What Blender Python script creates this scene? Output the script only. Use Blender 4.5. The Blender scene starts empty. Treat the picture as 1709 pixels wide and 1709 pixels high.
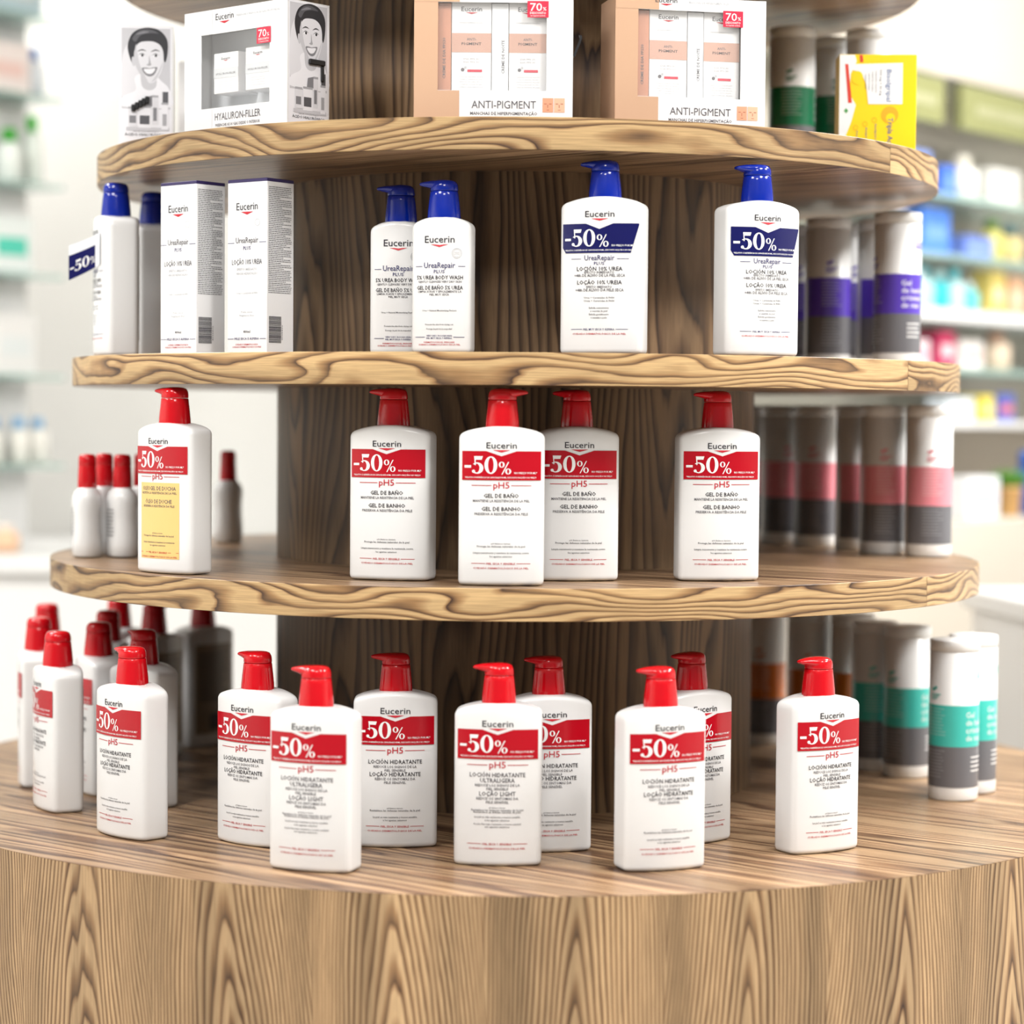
import bpy, math, random
from mathutils import Vector, Matrix
from mathutils.geometry import tessellate_polygon
R = math.radians
random.seed(7)
scene = bpy.context.scene
COL = scene.collection

# ------------------------------------------------------------------ camera
EYE, DIST = 1.35, 3.2
cam_d = bpy.data.cameras.new('camera')
cam_d.sensor_width = 36.0
cam_d.lens = 3909.0 / 1709.0 * 36.0
cam_d.clip_start, cam_d.clip_end = 0.05, 60
cam_d.dof.use_dof = True
cam_d.dof.focus_distance = 2.72
cam_d.dof.aperture_fstop = 2.3
cam = bpy.data.objects.new('camera', cam_d)
COL.objects.link(cam)
pitch, yaw, roll = R(2.41), math.atan(5.0 / 3909.0), R(0.45)
fw = Vector((-math.sin(yaw) * math.cos(pitch), math.cos(yaw) * math.cos(pitch), -math.sin(pitch)))
rt = fw.cross(Vector((0, 0, 1))).normalized()
up = rt.cross(fw)
c_, s_ = math.cos(roll), math.sin(roll)
rt2, up2 = rt * c_ + up * s_, up * c_ - rt * s_
m = Matrix((rt2, up2, -fw)).transposed().to_4x4()
m.translation = (0, -DIST, EYE)
cam.matrix_world = m
scene.camera = cam

# ------------------------------------------------------------------ light
scene.view_settings.view_transform = 'Standard'
scene.view_settings.look = 'None'
scene.view_settings.gamma = 1.0
scene.view_settings.use_curve_mapping = False
scene.view_settings.exposure = -0.43
scene.cycles.max_bounces = 4
scene.cycles.diffuse_bounces = 2
scene.cycles.glossy_bounces = 2
scene.cycles.transparent_max_bounces = 6
scene.cycles.caustics_reflective = False
scene.cycles.caustics_refractive = False
world = bpy.data.worlds.new('daylight')
scene.world = world
world.use_nodes = True
world.node_tree.nodes['Background'].inputs['Color'].default_value = (0.98, 0.99, 1.0, 1)
world.node_tree.nodes['Background'].inputs['Strength'].default_value = 0.36
CEIL = 2.85
PANELS = [(-1.05, -1.75, 44), (1.05, -1.75, 44), (0.0, -2.75, 36), (-1.7, 0.3, 46), (1.7, 0.3, 64), (-2.4, -1.1, 46), (2.3, -0.8, 125),
          (-1.35, 2.0, 20), (0.9, 2.9, 16), (1.5, 1.2, 20), (3.0, 2.4, 20)]
for (x, y, p) in PANELS:
    ld = bpy.data.lights.new('panel_light', 'AREA')
    ld.shape = 'RECTANGLE'
    ld.size, ld.size_y = 0.58, 0.58
    ld.energy = p
    ld.color = (1.0, 0.985, 0.965)
    lo = bpy.data.objects.new('panel_light', ld)
    lo.location = (x, y, CEIL - 0.035)
    COL.objects.link(lo)

# ------------------------------------------------------------------ materials
def mat(name, col, rough=0.5, spec=0.5, metal=0.0, coat=0.0, trans=0.0, alpha=1.0, emit=None, sss=0.0):
    mt = bpy.data.materials.new(name)
    mt.use_nodes = True
    b = mt.node_tree.nodes['Principled BSDF']
    b.inputs['Base Color'].default_value = (*col, 1)
    b.inputs['Roughness'].default_value = rough
    b.inputs['Specular IOR Level'].default_value = spec
    b.inputs['Metallic'].default_value = metal
    b.inputs['Coat Weight'].default_value = coat
    b.inputs['Transmission Weight'].default_value = trans
    b.inputs['Alpha'].default_value = alpha
    if sss:
        b.inputs['Subsurface Weight'].default_value = sss
        b.inputs['Subsurface Radius'].default_value = (0.01, 0.004, 0.002)
    if emit:
        b.inputs['Emission Color'].default_value = (*emit[0], 1)
        b.inputs['Emission Strength'].default_value = emit[1]
    return mt

def srgb(r, g, b):
    f = lambda c: (c / 255 / 12.92) if c / 255 <= 0.04045 else ((c / 255 + 0.055) / 1.055) ** 2.4
    return (f(r), f(g), f(b))

class NB:
    """small node builder"""
    def __init__(s, mt):
        s.t = mt.node_tree
    def n(s, kind, **kw):
        nd = s.t.nodes.new(kind)
        for k, v in kw.items():
            setattr(nd, k, v)
        return nd
    def link(s, a, b):
        s.t.links.new(a, b)
    def m(s, op, a, b=None, c=None):
        nd = s.n('ShaderNodeMath', operation=op)
        for i, v in enumerate((a, b, c)):
            if v is None: continue
            if isinstance(v, (int, float)): nd.inputs[i].default_value = v
            else: s.link(v, nd.inputs[i])
        return nd.outputs[0]

def wood(name, mode, light, mid, dark, rough=0.36, seed=0.0):
    """striped zebrano veneer: contour lines of a stretched noise field; uv in metres"""
    mt = bpy.data.materials.new(name)
    mt.use_nodes = True
    B = NB(mt)
    bs = mt.node_tree.nodes['Principled BSDF']
    uvn = B.n('ShaderNodeUVMap')
    sep = B.n('ShaderNodeSeparateXYZ')
    B.link(uvn.outputs[0], sep.inputs[0])
    u, v = sep.outputs[0], sep.outputs[1]     # u across the grain, v along it
    def noise(fu, fv, detail=2.0, s=0.0, rgh=0.5):
        cmb = B.n('ShaderNodeCombineXYZ')
        B.link(B.m('MULTIPLY', u, fu), cmb.inputs[0])
        B.link(B.m('MULTIPLY', v, fv), cmb.inputs[1])
        cmb.inputs[2].default_value = seed + s
        nz = B.n('ShaderNodeTexNoise')
        nz.inputs['Scale'].default_value = 1.0
        nz.inputs['Detail'].default_value = detail
        nz.inputs['Roughness'].default_value = rgh
        B.link(cmb.outputs[0], nz.inputs['Vector'])
        return nz.outputs['Fac']
    if mode == 'edge':
        ph = B.m('ADD', B.m('MULTIPLY', u, 88.0), B.m('MULTIPLY', noise(18, 4.4, 1.0), 10.0))
        ph = B.m('ADD', ph, B.m('MULTIPLY', noise(120, 30, 1.0, 9), 0.30))
        lines = 1.0
    elif mode == 'column':
        ph = B.m('ADD', B.m('MULTIPLY', u, 66.0), B.m('MULTIPLY', noise(9.0, 1.25, 1.0), 12.0))
        ph = B.m('ADD', ph, B.m('MULTIPLY', noise(90, 9, 1.0, 9), 0.45))
        lines = 1.0
    elif mode == 'base':
        per = 0.188
        wob = B.m('MULTIPLY', B.m('SUBTRACT', noise(5, 2.5, 1.0, 4), 0.5), 0.05)
        uu = B.m('SUBTRACT', B.m('MODULO', B.m('ADD', B.m('ADD', u, wob), 10 * per + 0.03), per), per * 0.5)
        cell = B.m('FLOOR', B.m('DIVIDE', B.m('ADD', B.m('ADD', u, wob), 10 * per + 0.03), per))
        jit = B.m('FRACT', B.m('MULTIPLY', B.m('SINE', B.m('MULTIPLY', cell, 12.99)), 437.5))
        arch = B.m('MULTIPLY', B.m('POWER', B.m('ABSOLUTE', uu), 1.45), 480.0)
        ph = B.m('ADD', arch, B.m('ADD', B.m('MULTIPLY', B.m('ADD', v, jit), 15.0), B.m('MULTIPLY', noise(22, 1.6, 1.0), 3.4)))
        ph = B.m('ADD', ph, B.m('MULTIPLY', noise(110, 7, 1.0, 9), 0.5))
    else:  # flat board
        ph = B.m('ADD', B.m('MULTIPLY', u, 46.0), B.m('MULTIPLY', noise(14, 0.9, 1.5), 9.0))
        ph = B.m('ADD', ph, B.m('MULTIPLY', noise(110, 8, 1.0, 9), 0.5))
    f = B.m('FRACT', ph)
    cr = B.n('ShaderNodeValToRGB')
    e = cr.color_ramp.elements
    e[0].position, e[0].color = 0.0, (*dark, 1)
    e[1].position, e[1].color = 1.0, (*dark, 1)
    for p, c in ((0.09, tuple(0.6 * a + 0.4 * b for a, b in zip(dark, mid))), (0.26, mid), (0.52, light), (0.86, light),
                 (0.95, mid)):
        q = e.new(p); q.color = (*c, 1)
    B.link(f, cr.inputs[0])
    # lines fade in and out along the sheet
    fade = B.n('ShaderNodeMapRange')
    fade.inputs['From Min'].default_value, fade.inputs['From Max'].default_value = 0.35, 0.75
    fade.inputs['To Min'].default_value, fade.inputs['To Max'].default_value = 0.0, (0.3 if mode == 'edge' else 0.36)
    B.link(noise(60, 3.0, 1.0, 7) if mode != 'edge' else noise(40, 9.0, 1.0, 7), fade.inputs['Value'])
    mf = B.n('ShaderNodeMix', data_type='RGBA')
    B.link(fade.outputs[0], mf.inputs[0])
    B.link(cr.outputs[0], mf.inputs[6])
    mf.inputs[7].default_value = (*tuple(0.5 * a + 0.5 * b for a, b in zip(light, mid)), 1)
    fib = B.n('ShaderNodeMapRange')
    fib.inputs['From Min'].default_value, fib.inputs['From Max'].default_value = 0.3, 0.7
    fib.inputs['To Min'].default_value, fib.inputs['To Max'].default_value = 0.78, 1.1
    B.link(noise(900, 22, 1.0, 3, 0.65), fib.inputs['Value'])
    ton = B.n('ShaderNodeMapRange')
    ton.inputs['From Min'].default_value, ton.inputs['From Max'].default_value = 0.3, 0.7
    ton.inputs['To Min'].default_value, ton.inputs['To Max'].default_value = 0.62, 1.12
    B.link(noise(22, 1.2, 1.0, 5), ton.inputs['Value'])
    k = B.m('MULTIPLY', fib.outputs[0], ton.outputs[0])
    mx = B.n('ShaderNodeMix', data_type='RGBA', blend_type='MULTIPLY')
    mx.inputs[0].default_value = 1.0
    B.link(mf.outputs[2], mx.inputs[6])
    B.link(k, mx.inputs[7])
    B.link(mx.outputs[2], bs.inputs['Base Color'])
    bs.inputs['Roughness'].default_value = rough
    bs.inputs['Specular IOR Level'].default_value = 0.35
    return mt

LT, MD, DK = srgb(202, 170, 124), srgb(160, 126, 92), srgb(56, 38, 36)
M = {}
M['w_edge'] = wood('veneer_edge', 'edge', LT, srgb(158, 122, 84), DK, 0.38, 1.3)
M['w_edge2'] = wood('veneer_edge_second', 'edge', LT, srgb(158, 122, 84), DK, 0.38, 8.7)
M['w_col'] = wood('veneer_column', 'column', srgb(150, 121, 90), srgb(112, 86, 62), srgb(42, 29, 26), 0.45, 2.1)  # same veneer in darker tones: shade under the shelves put into the colour
M['w_base'] = wood('veneer_base', 'base', srgb(194, 163, 124), srgb(142, 108, 76), srgb(58, 38, 30), 0.42, 3.4)
M['w_top'] = wood('veneer_board', 'top', srgb(184, 152, 118), srgb(136, 104, 78), srgb(70, 48, 40), 0.36, 5.0)
M['white'] = mat('white_plastic', (0.80, 0.80, 0.80), 0.22, 0.5)
M['white_s'] = mat('white_satin_card', (0.84, 0.84, 0.84), 0.4, 0.4)
M['red'] = mat('red_plastic', srgb(198, 10, 24), 0.14, 0.5)
M['blue'] = mat('blue_plastic', srgb(4, 36, 148), 0.14, 0.5)
M['sred'] = mat('red_sticker', srgb(178, 8, 28), 0.2)
M['snavy'] = mat('navy_sticker', srgb(16, 18, 84), 0.2)
M['pwhite'] = mat('white_print', (0.88, 0.88, 0.88), 0.35)
M['pdark'] = mat('charcoal_print', srgb(46, 44, 52), 0.4)
M['pgrey'] = mat('grey_print', srgb(92, 90, 96), 0.4)
M['plgrey'] = mat('pale_grey_print', srgb(188, 190, 194), 0.4)
M['pred'] = mat('red_print', srgb(190, 24, 44), 0.4)
M['pnavy'] = mat('navy_print', srgb(52, 50, 104), 0.4)
M['yellow_l'] = mat('yellow_label', srgb(232, 196, 124), 0.3)
M['back_l'] = mat('khaki_back_label', srgb(150, 134, 112), 0.4)
M['film_l'] = mat('clear_label_film', (0.80, 0.82, 0.86), 0.12)

# ------------------------------------------------------------------ mesh helpers
def mesh(name, verts, faces, mats, fm=None, uvs=None, smooth=False):
    me = bpy.data.meshes.new(name)
    me.from_pydata([tuple(v) for v in verts], [], faces)
    for mt in (mats if isinstance(mats, (list, tuple)) else [mats]):
        me.materials.append(mt)
    if fm: me.polygons.foreach_set('material_index', fm)
    if uvs:
        ul = me.uv_layers.new(name='UVMap')
        for p in me.polygons:
            for li in p.loop_indices:
                ul.data[li].uv = uvs(me.vertices[me.loops[li].vertex_index].co, p)
    if smooth: me.polygons.foreach_set('use_smooth', [True] * len(me.polygons))
    me.update()
    return me

def obj(name, me, parent=None, loc=None, rz=None, label=None):
    o = bpy.data.objects.new(name, me)
    COL.objects.link(o)
    if parent: o.parent = parent
    if loc is not None: o.location = loc
    if rz is not None: o.rotation_euler = (0, 0, rz)
    if label: o['label'] = label
    return o

def thing(name, label, cat, loc, rz=0.0, group=None):
    o = bpy.data.objects.new(name, None)
    o.empty_display_size = 0.03
    COL.objects.link(o)
    o.location = loc
    o.rotation_euler = (0, 0, rz)
    o['label'] = label; o['category'] = cat
    if group: o['group'] = group
    return o

def structure(name, me, label=None, cat=None, loc=None, rz=None):
    o = obj(name, me, None, loc, rz)
    o['kind'] = 'structure'
    if label: o['label'] = label
    if cat: o['category'] = cat
    return o

class MB:
    def __init__(s): s.v, s.f, s.fm = [], [], []
    def quad(s, pts, mi=0):
        b = len(s.v); s.v += [tuple(p) for p in pts]; s.f.append(tuple(range(b, b + len(pts)))); s.fm.append(mi)
    def box(s, x0, x1, y0, y1, z0, z1, mi=0, bev=0.0):
        if bev <= 0:
            b = len(s.v)
            s.v += [(x, y, z) for z in (z0, z1) for y in (y0, y1) for x in (x0, x1)]
            for q in ((0, 2, 3, 1), (4, 5, 7, 6), (0, 1, 5, 4), (2, 6, 7, 3), (0, 4, 6, 2), (1, 3, 7, 5)):
                s.f.append(tuple(b + i for i in q)); s.fm.append(mi)
        else:
            prof = [(z0, bev), (z0 + bev, 0), (z1 - bev, 0), (z1, bev)]
            rings = []
            for z, ins in prof:
                rr = []
                for (cx, cy, sx, sy) in ((x0, y0, 1, 1), (x1, y0, -1, 1), (x1, y1, -1, -1), (x0, y1, 1, -1)):
                    a = (cx + sx * (ins + bev), cy + sy * ins, z); c = (cx + sx * ins, cy + sy * (ins + bev), z)
                    rr += [c, a] if sx * sy > 0 else [a, c]
                rings.append(rr)
            s.loft(rings, mi, True, True)
    def loft(s, rings, mi=0, cap0=False, cap1=False):
        b = len(s.v); n = len(rings[0])
        for r in rings: s.v += [tuple(p) for p in r]
        for i in range(len(rings) - 1):
            for j in range(n):
                k = (j + 1) % n
                s.f.append((b + i * n + j, b + i * n + k, b + (i + 1) * n + k, b + (i + 1) * n + j)); s.fm.append(mi)
        if cap0: s.f.append(tuple(b + j for j in reversed(range(n)))); s.fm.append(mi)
        if cap1: s.f.append(tuple(b + (len(rings) - 1) * n + j for j in range(n))); s.fm.append(mi)
    def lathe(s, prof, n=28, cx=0, cy=0, mi=0, ex=1.0, ey=1.0, mis=None):
        b0 = len(s.f)
        rings = [[(cx + ex * r * math.cos(2 * math.pi * j / n), cy + ey * r * math.sin(2 * math.pi * j / n), z) for j in range(n)]
                 for (r, z) in prof]
        s.loft(rings, mi, True, True)
        if mis:
            for i, q in enumerate(mis):
                for j in range(n): s.fm[b0 + i * n + j] = q
    def mesh(s, name, mats, smooth=False, uvs=None):
        return mesh(name, s.v, s.f, mats, s.fm, uvs, smooth)

# --- flat print: polygons and lettering laid on a surface through a mapping (u, v, lift) -> xyz
_txt = {}
def glyphs(s, res):
    key = (s, res)
    if key not in _txt:
        cu = bpy.data.curves.new('lettering', 'FONT')
        cu.body = s; cu.resolution_u = res; cu.offset = {1: 0.013, 2: 0.006}.get(res, 0.0); cu.fill_mode = 'FRONT'
        ob = bpy.data.objects.new('lettering', cu)
        me = ob.to_mesh()
        vs = [(v.co.x, v.co.y) for v in me.vertices]
        fs = [tuple(p.vertices) for p in me.polygons]
        ob.to_mesh_clear()
        bpy.data.objects.remove(ob); bpy.data.curves.remove(cu)
        xs = [v[0] for v in vs] or [0, 1]
        # cap height of the built-in face is about 0.73
        x0, x1 = min(xs), max(xs)
        _txt[key] = ([((x - x0) / (x1 - x0) - 0.5, y / 0.729) for x, y in vs], fs)
    return _txt[key]

def spline(pts, k=6):
    out = []; n = len(pts)
    for i in range(n):
        p0, p1, p2, p3 = (Vector(pts[(i + j - 1) % n]) for j in range(4))
        for t in range(k):
            t = t / k
            out.append(tuple(0.5 * ((2 * p1) + (p2 - p0) * t + (2 * p0 - 5 * p1 + 4 * p2 - p3) * t * t + (3 * p1 - p0 - 3 * p2 + p3) * t ** 3)))
    return out

class Print:
    def __init__(s, fn): s.fn, s.v, s.f, s.fm, s.mats = fn, [], [], [], []
    def mi(s, name):
        if name not in s.mats: s.mats.append(name)
        return s.mats.index(name)
    def add(s, pts, faces, m_, lift):
        b = len(s.v); k = s.mi(m_)
        s.v += [s.fn(u, v, lift) for u, v in pts]
        for f in faces: s.f.append(tuple(b + i for i in f)); s.fm.append(k)
    def poly(s, pts, m_, lift=1):
        tri = tessellate_polygon([[Vector((p[0], p[1], 0)) for p in pts]])
        out = []
        for t in tri:
            a, b, c = (pts[i] for i in t)
            cr = (b[0] - a[0]) * (c[1] - a[1]) - (b[1] - a[1]) * (c[0] - a[0])
            out.append(tuple(t) if cr > 0 else tuple(reversed(t)))
        s.add(pts, out, m_, lift)
    def blob(s, pts, m_, lift=1, k=5): s.poly(spline(pts, k), m_, lift)
    def rect(s, u0, u1, v0, v1, m_, lift=1, n=1):
        s.band(u0, u1, lambda u: v0, lambda u: v1, m_, lift, n)
    def band(s, u0, u1, lo, hi, m_, lift=1, n=12, extra=()):
        us = sorted(set([u0 + (u1 - u0) * i / n for i in range(n + 1)] + list(extra)))
        pts = [(u, lo(u)) for u in us] + [(u, hi(u)) for u in us]
        k = len(us)
        s.add(pts, [(i, i + 1, k + i + 1, k + i) for i in range(k - 1)], m_, lift)
    def disc(s, u, v, r, m_, lift=1, n=16, ry=None):
        ry = r if ry is None else ry
        s.add([(u + r * math.cos(2 * math.pi * i / n), v + ry * math.sin(2 * math.pi * i / n)) for i in range(n)], [tuple(range(n))], m_, lift)
    def ring(s, u, v, rx, ry, ix, iy, m_, lift=1, n=24, a0=0, a1=360, iu=0, iv=0):
        full = abs(a1 - a0) >= 360
        pts = []
        for i in range(n + 1):
            a = R(a0 + (a1 - a0) * i / n)
            pts += [(u + rx * math.cos(a), v + ry * math.sin(a)), (u + iu + ix * math.cos(a), v + iv + iy * math.sin(a))]
        s.add(pts, [((2 * i, 2 * i + 2, 2 * i + 3, 2 * i + 1) if a1 > a0 else (2 * i + 1, 2 * i + 3, 2 * i + 2, 2 * i)) for i in range(n)], m_, lift)
    def text(s, t, u, v, w, h, m_, lift=1, res=1, rot=0):
        vs, fs = glyphs(t, res)
        if rot == 0: pts = [(u + x * w, v + y * h) for x, y in vs]
        elif rot == 90: pts = [(u - y * h, v + x * w) for x, y in vs]
        else: pts = [(u + y * h, v - x * w) for x, y in vs]
        s.add(pts, fs, m_, lift)
    def fifty(s, u, v, h, m_, lift=1):
        """-50% in a bold high-contrast serif; u left edge, v baseline, h figure height"""
        P = lambda x, y: (u + x * h, v + y * h)
        q = lambda *pts: s.poly([P(*p) for p in pts], m_, lift)
        q((0.02, 0.33), (0.40, 0.33), (0.40, 0.47), (0.02, 0.47))
        # 5
        x = 0.46
        q((x + .12, 1.0), (x + .17, .46), (x + .22, .50), (x + .20, .80), (x + .56, .80), (x + .62, 1.0))
        s.ring(u + (x + .30) * h, v + .31 * h, .36 * h, .325 * h, .17 * h, .265 * h, m_, lift, 22, 132, -150, iu=-.03 * h)
        s.disc(u + (x + .09) * h, v + .12 * h, .09 * h, m_, lift)
        # 0
        s.ring(u + (x + 1.10) * h, v + .49 * h, .37 * h, .51 * h, .165 * h, .45 * h, m_, lift, 28)
        # %
        x = 2.02
        s.ring(u + (x + .17) * h, v + .52 * h, .17 * h, .17 * h, .075 * h, .14 * h, m_, lift, 18)
        s.ring(u + (x + .55) * h, v + .13 * h, .17 * h, .17 * h, .075 * h, .14 * h, m_, lift, 18)
        q((x + .16, -.05), (x + .22, -.05), (x + .60, .68), (x + .54, .68))
    def mesh(s, name, smooth=False):
        return mesh(name, s.v, s.f, [M[k] for k in s.mats], s.fm, None, smooth)

# ------------------------------------------------------------------ the display stand
Z1, Z2, Z3, Z4, Z0 = EYE + .332, EYE + .068, EYE - .193, EYE - .496, EYE + .596
RC, R0, R1, R2, R3, R4 = .324, .538, .563, .595, .624, .812
TH = .0365
stand = thing('display_stand', 'round tiered wooden display stand with striped veneer shelves and central column', 'display stand', (0, 0, 0))
GD = R(-38)   # direction of the grain in the boards
def board_uv(off):
    ca, sa = math.cos(GD), math.sin(GD)
    return lambda co, p: (-co.x * sa + co.y * ca + off, co.x * ca + co.y * sa + off * 2)
def side_uv(off, rad):
    def f(co, p):
        a = math.atan2(co.x, -co.y)
        ca = math.atan2(p.center.x, -p.center.y)
        if a - ca > math.pi: a -= 2 * math.pi
        if a - ca < -math.pi: a += 2 * math.pi
        return (a * rad + off, co.z)
    return f
def edge_uv(off, rad):
    g = side_uv(off, rad)
    return lambda co, p: tuple(reversed(g(co, p)))

def tier(zt, rad, seam, k):
    n = 160
    b = MB()
    ri = rad - 0.0012
    b.loft([[(ri * math.sin(2 * math.pi * j / n), -ri * math.cos(2 * math.pi * j / n), z) for j in range(n)] for z in (zt - TH + .0004, zt - .0004)], 0, True, True)
    bo = obj('shelf', b.mesh('shelf_board', [M['w_top']], uvs=board_uv(k * 1.7)), stand)
    # two lengths of edge banding that meet in a visible butt joint
    for i, (a0, a1) in enumerate(((seam - 223, seam - .035), (seam + .035, seam + 137 - .07))):
        q = MB(); nn = int((a1 - a0) * 0.5)
        prof = [(rad - .0022, zt - TH), (rad - .0005, zt - TH), (rad, zt - TH + .0006), (rad, zt - .0006), (rad - .0005, zt), (rad - .0022, zt)]
        for j in range(nn):
            aa, ab = R(a0 + (a1 - a0) * j / nn), R(a0 + (a1 - a0) * (j + 1) / nn)
            for (ra, za), (rb, zb) in zip(prof[:-1], prof[1:]):
                q.quad([(ra * math.sin(aa), -ra * math.cos(aa), za), (ra * math.sin(ab), -ra * math.cos(ab), za),
                        (rb * math.sin(ab), -rb * math.cos(ab), zb), (rb * math.sin(aa), -rb * math.cos(aa), zb)])
        obj('edge_band', q.mesh('edge_band', [M['w_edge' if (i + k) % 2 == 0 else 'w_edge2']], uvs=edge_uv(k * 3.1 + i * 0.7, rad)), bo)
tier(Z0, R0, 60, 4)
tier(Z1, R1, 53.6, 1)
tier(Z2, R2, 52.9, 2)
tier(Z3, R3, 53.0, 3)
def drum(rad, z0, z1, n=160):
    b = MB()
    b.loft([[(rad * math.sin(2 * math.pi * j / n), -rad * math.cos(2 * math.pi * j / n), z) for j in range(n)] for z in (z0, z1)])
    return b
obj('column', drum(RC, Z4, Z0 - .01).mesh('column', [M['w_col']], True, side_uv(0.2, RC)), stand)
obj('base_drum', drum(R4, 0.0, Z4 - .0004).mesh('base_drum', [M['w_base']], True, side_uv(0.0, R4)), stand)
b = MB(); n = 180
ri = R4 - .0006
b.loft([[(ri * math.sin(2 * math.pi * j / n), -ri * math.cos(2 * math.pi * j / n), z) for j in range(n)] for z in (Z4 - .02, Z4)], 0, True, True)
obj('base_top', b.mesh('base_top', [M['w_top']], uvs=board_uv(0.35)), stand)

# ------------------------------------------------------------------ pump bottles
def outline(a, s, b, rc, nf=14):
    """flattened bottle section: bowed front and back, narrow flat sides, rounded corners"""
    front = []
    fy = lambda x: -(s + (b - s) * (1 - (x / a) ** 2))
    for i in range(nf + 1):
        x = -(a - rc) + 2 * (a - rc) * i / nf
        front.append((x, fy(x)))
    p0, pc, p1 = front[-1], (a, -s), (a, -s + rc)
    cor = []
    for t in (0.25, 0.5, 0.75, 1.0):
        cor.append(tuple((1 - t) ** 2 * p0[i] + 2 * t * (1 - t) * pc[i] + t * t * p1[i] for i in (0, 1)))
    half = front + cor                      # from front-left to right side, going counter-clockwise
    corl = [(-x, y) for x, y in reversed(cor)]
    ring = corl + half
    return ring + [(-x, -y) for x, y in ring]

def bottle_body(name, a, s, b, H, arch, rc=.006):
    ol = outline(a, s, b, rc)
    mb = MB()
    zt = lambda x: H - arch * (x / a) ** 2
    def ring(ins, z):
        kx, ky = 1 - ins / a, 1 - ins / b
        return [(x * kx, y * ky, z(x * kx) if callable(z) else z) for x, y in ol]
    rings = [ring(.0055, 0.0), ring(.0030, .0004), ring(.0012, .0016), ring(.0003, .0036), ring(0, .006)]
    for k in range(1, 6): rings.append(ring(0, .006 + (H - arch - .016) * k / 5))
    rings += [ring(0, lambda x: zt(x) - .0062), ring(.0003, lambda x: zt(x) - .0040), ring(.0014, lambda x: zt(x) - .0018),
              ring(.0034, lambda x: zt(x) - .0005), ring(.0062, lambda x: zt(x))]
    for kk in (.35, .6, .8): rings.append(ring(a * kk if False else kk * b, lambda x: zt(x) + .0006))
    mb.loft(rings, 0, True, True)
    return mb.mesh(name, [M['white']], True)

def pump_meshes(col, k=1.0):
    c = MB()
    c.lathe([(.0186 * k, -.004), (.0190 * k, 0), (.0187 * k, .006 * k), (.0178 * k, .015 * k), (.0168 * k, .0235 * k), (.0163 * k, .0285 * k), (.0157 * k, .0293 * k), (.010 * k, .0294 * k)], 36)
    h = MB()
    h.lathe([(.0150 * k, .0296 * k), (.0160 * k, .0298 * k), (.0162 * k, .0306 * k), (.0161 * k, .034 * k), (.0155 * k, .0375 * k), (.0138 * k, .0405 * k), (.0105 * k, .0420 * k), (.005 * k, .0427 * k), (.0005 * k, .0428 * k)], 36)
    rings = []
    for x, zc, hw, hh in ((.004, .0362, .0140, .0062), (-.006, .0366, .0140, .0058), (-.012, .0371, .0118, .0052), (-.017, .0377, .0090, .0042), (-.022, .0380, .0066, .0031),
                          (-.0265, .0381, .0050, .0021), (-.0282, .0380, .0038, .0014), (-.0287, .0379, .0018, .0006)):
        rings.append([(x * k, hw * k * math.copysign(abs(math.cos(t)) ** .7, math.cos(t)), (zc + hh * math.copysign(abs(math.sin(t)) ** .8, math.sin(t))) * k)
                      for t in [2 * math.pi * i / 20 for i in range(20)]])
    h.loft(rings, 0, True, True)
    return c.mesh('pump_collar', [M[col]], True), h.mesh('pump_head', [M[col]], True)

BIG = dict(a=.048, s=.0175, b=.027, H=.178, arch=.008)
MED = dict(a=.0345, s=.015, b=.0215, H=.1555, arch=.0075)
me_big = bottle_body('bottle_body', **BIG)
me_med = bottle_body('slim_bottle_body', **MED)
red_c, red_h = pump_meshes('red')
blu_c, blu_h = pump_meshes('blue')

def wrap(bt, back=False):
    a, s, b_ = bt['a'], bt['s'], bt['b']
    def fn(u, v, lift):
        x = max(-a + .001, min(a - .001, u))
        y = -(s + (b_ - s) * (1 - (x / a) ** 2)) - .00030 - lift * .00018
        return (u, y, v) if not back else (-u, -y, v)
    return fn

def brand(p, v, w=.034, h=.0072, u=0.0, lift=1, col='pdark', tri='pred'):
    p.text('Eucerin', u, v, w, h, col, lift, 2)
    p.poly([(u - w * .30, v - h * .24), (u, v - h * .62), (u + w * .30, v - h * .24)], tri, lift)

def small_print(p, v0, rows, col='pgrey'):
    for dv, t, w, h in rows: p.text(t, 0, v0 - dv, w, h, col)

def foot(p, col_line='pred', txt='PIEL SECA Y SENSIBLE', sub='CUIDADO DERMATOLÓGICO DE LA PIEL', v=.0246, hw=.033, tw=.032, ct='pred', cs='pred'):
    p.rect(-hw, -tw / 2 - .0015, v, v + .00055, col_line)
    p.rect(tw / 2 + .0015, hw, v, v + .00055, col_line)
    p.text(txt, 0, v - .0009, tw, .0022, ct)
    p.text(sub, 0, v - .0058, hw * 1.88, .0019, cs)

def ph5(p, v=.112):
    p.text('pH5', 0, v - .003, .0180, .0074, 'pred', 1, 2)
    p.rect(-.0335, -.0110, v - .0002, v + .0005, 'pred', 1, 4)
    p.rect(.0110, .0335, v - .0002, v + .0005, 'pred', 1, 4)

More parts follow.
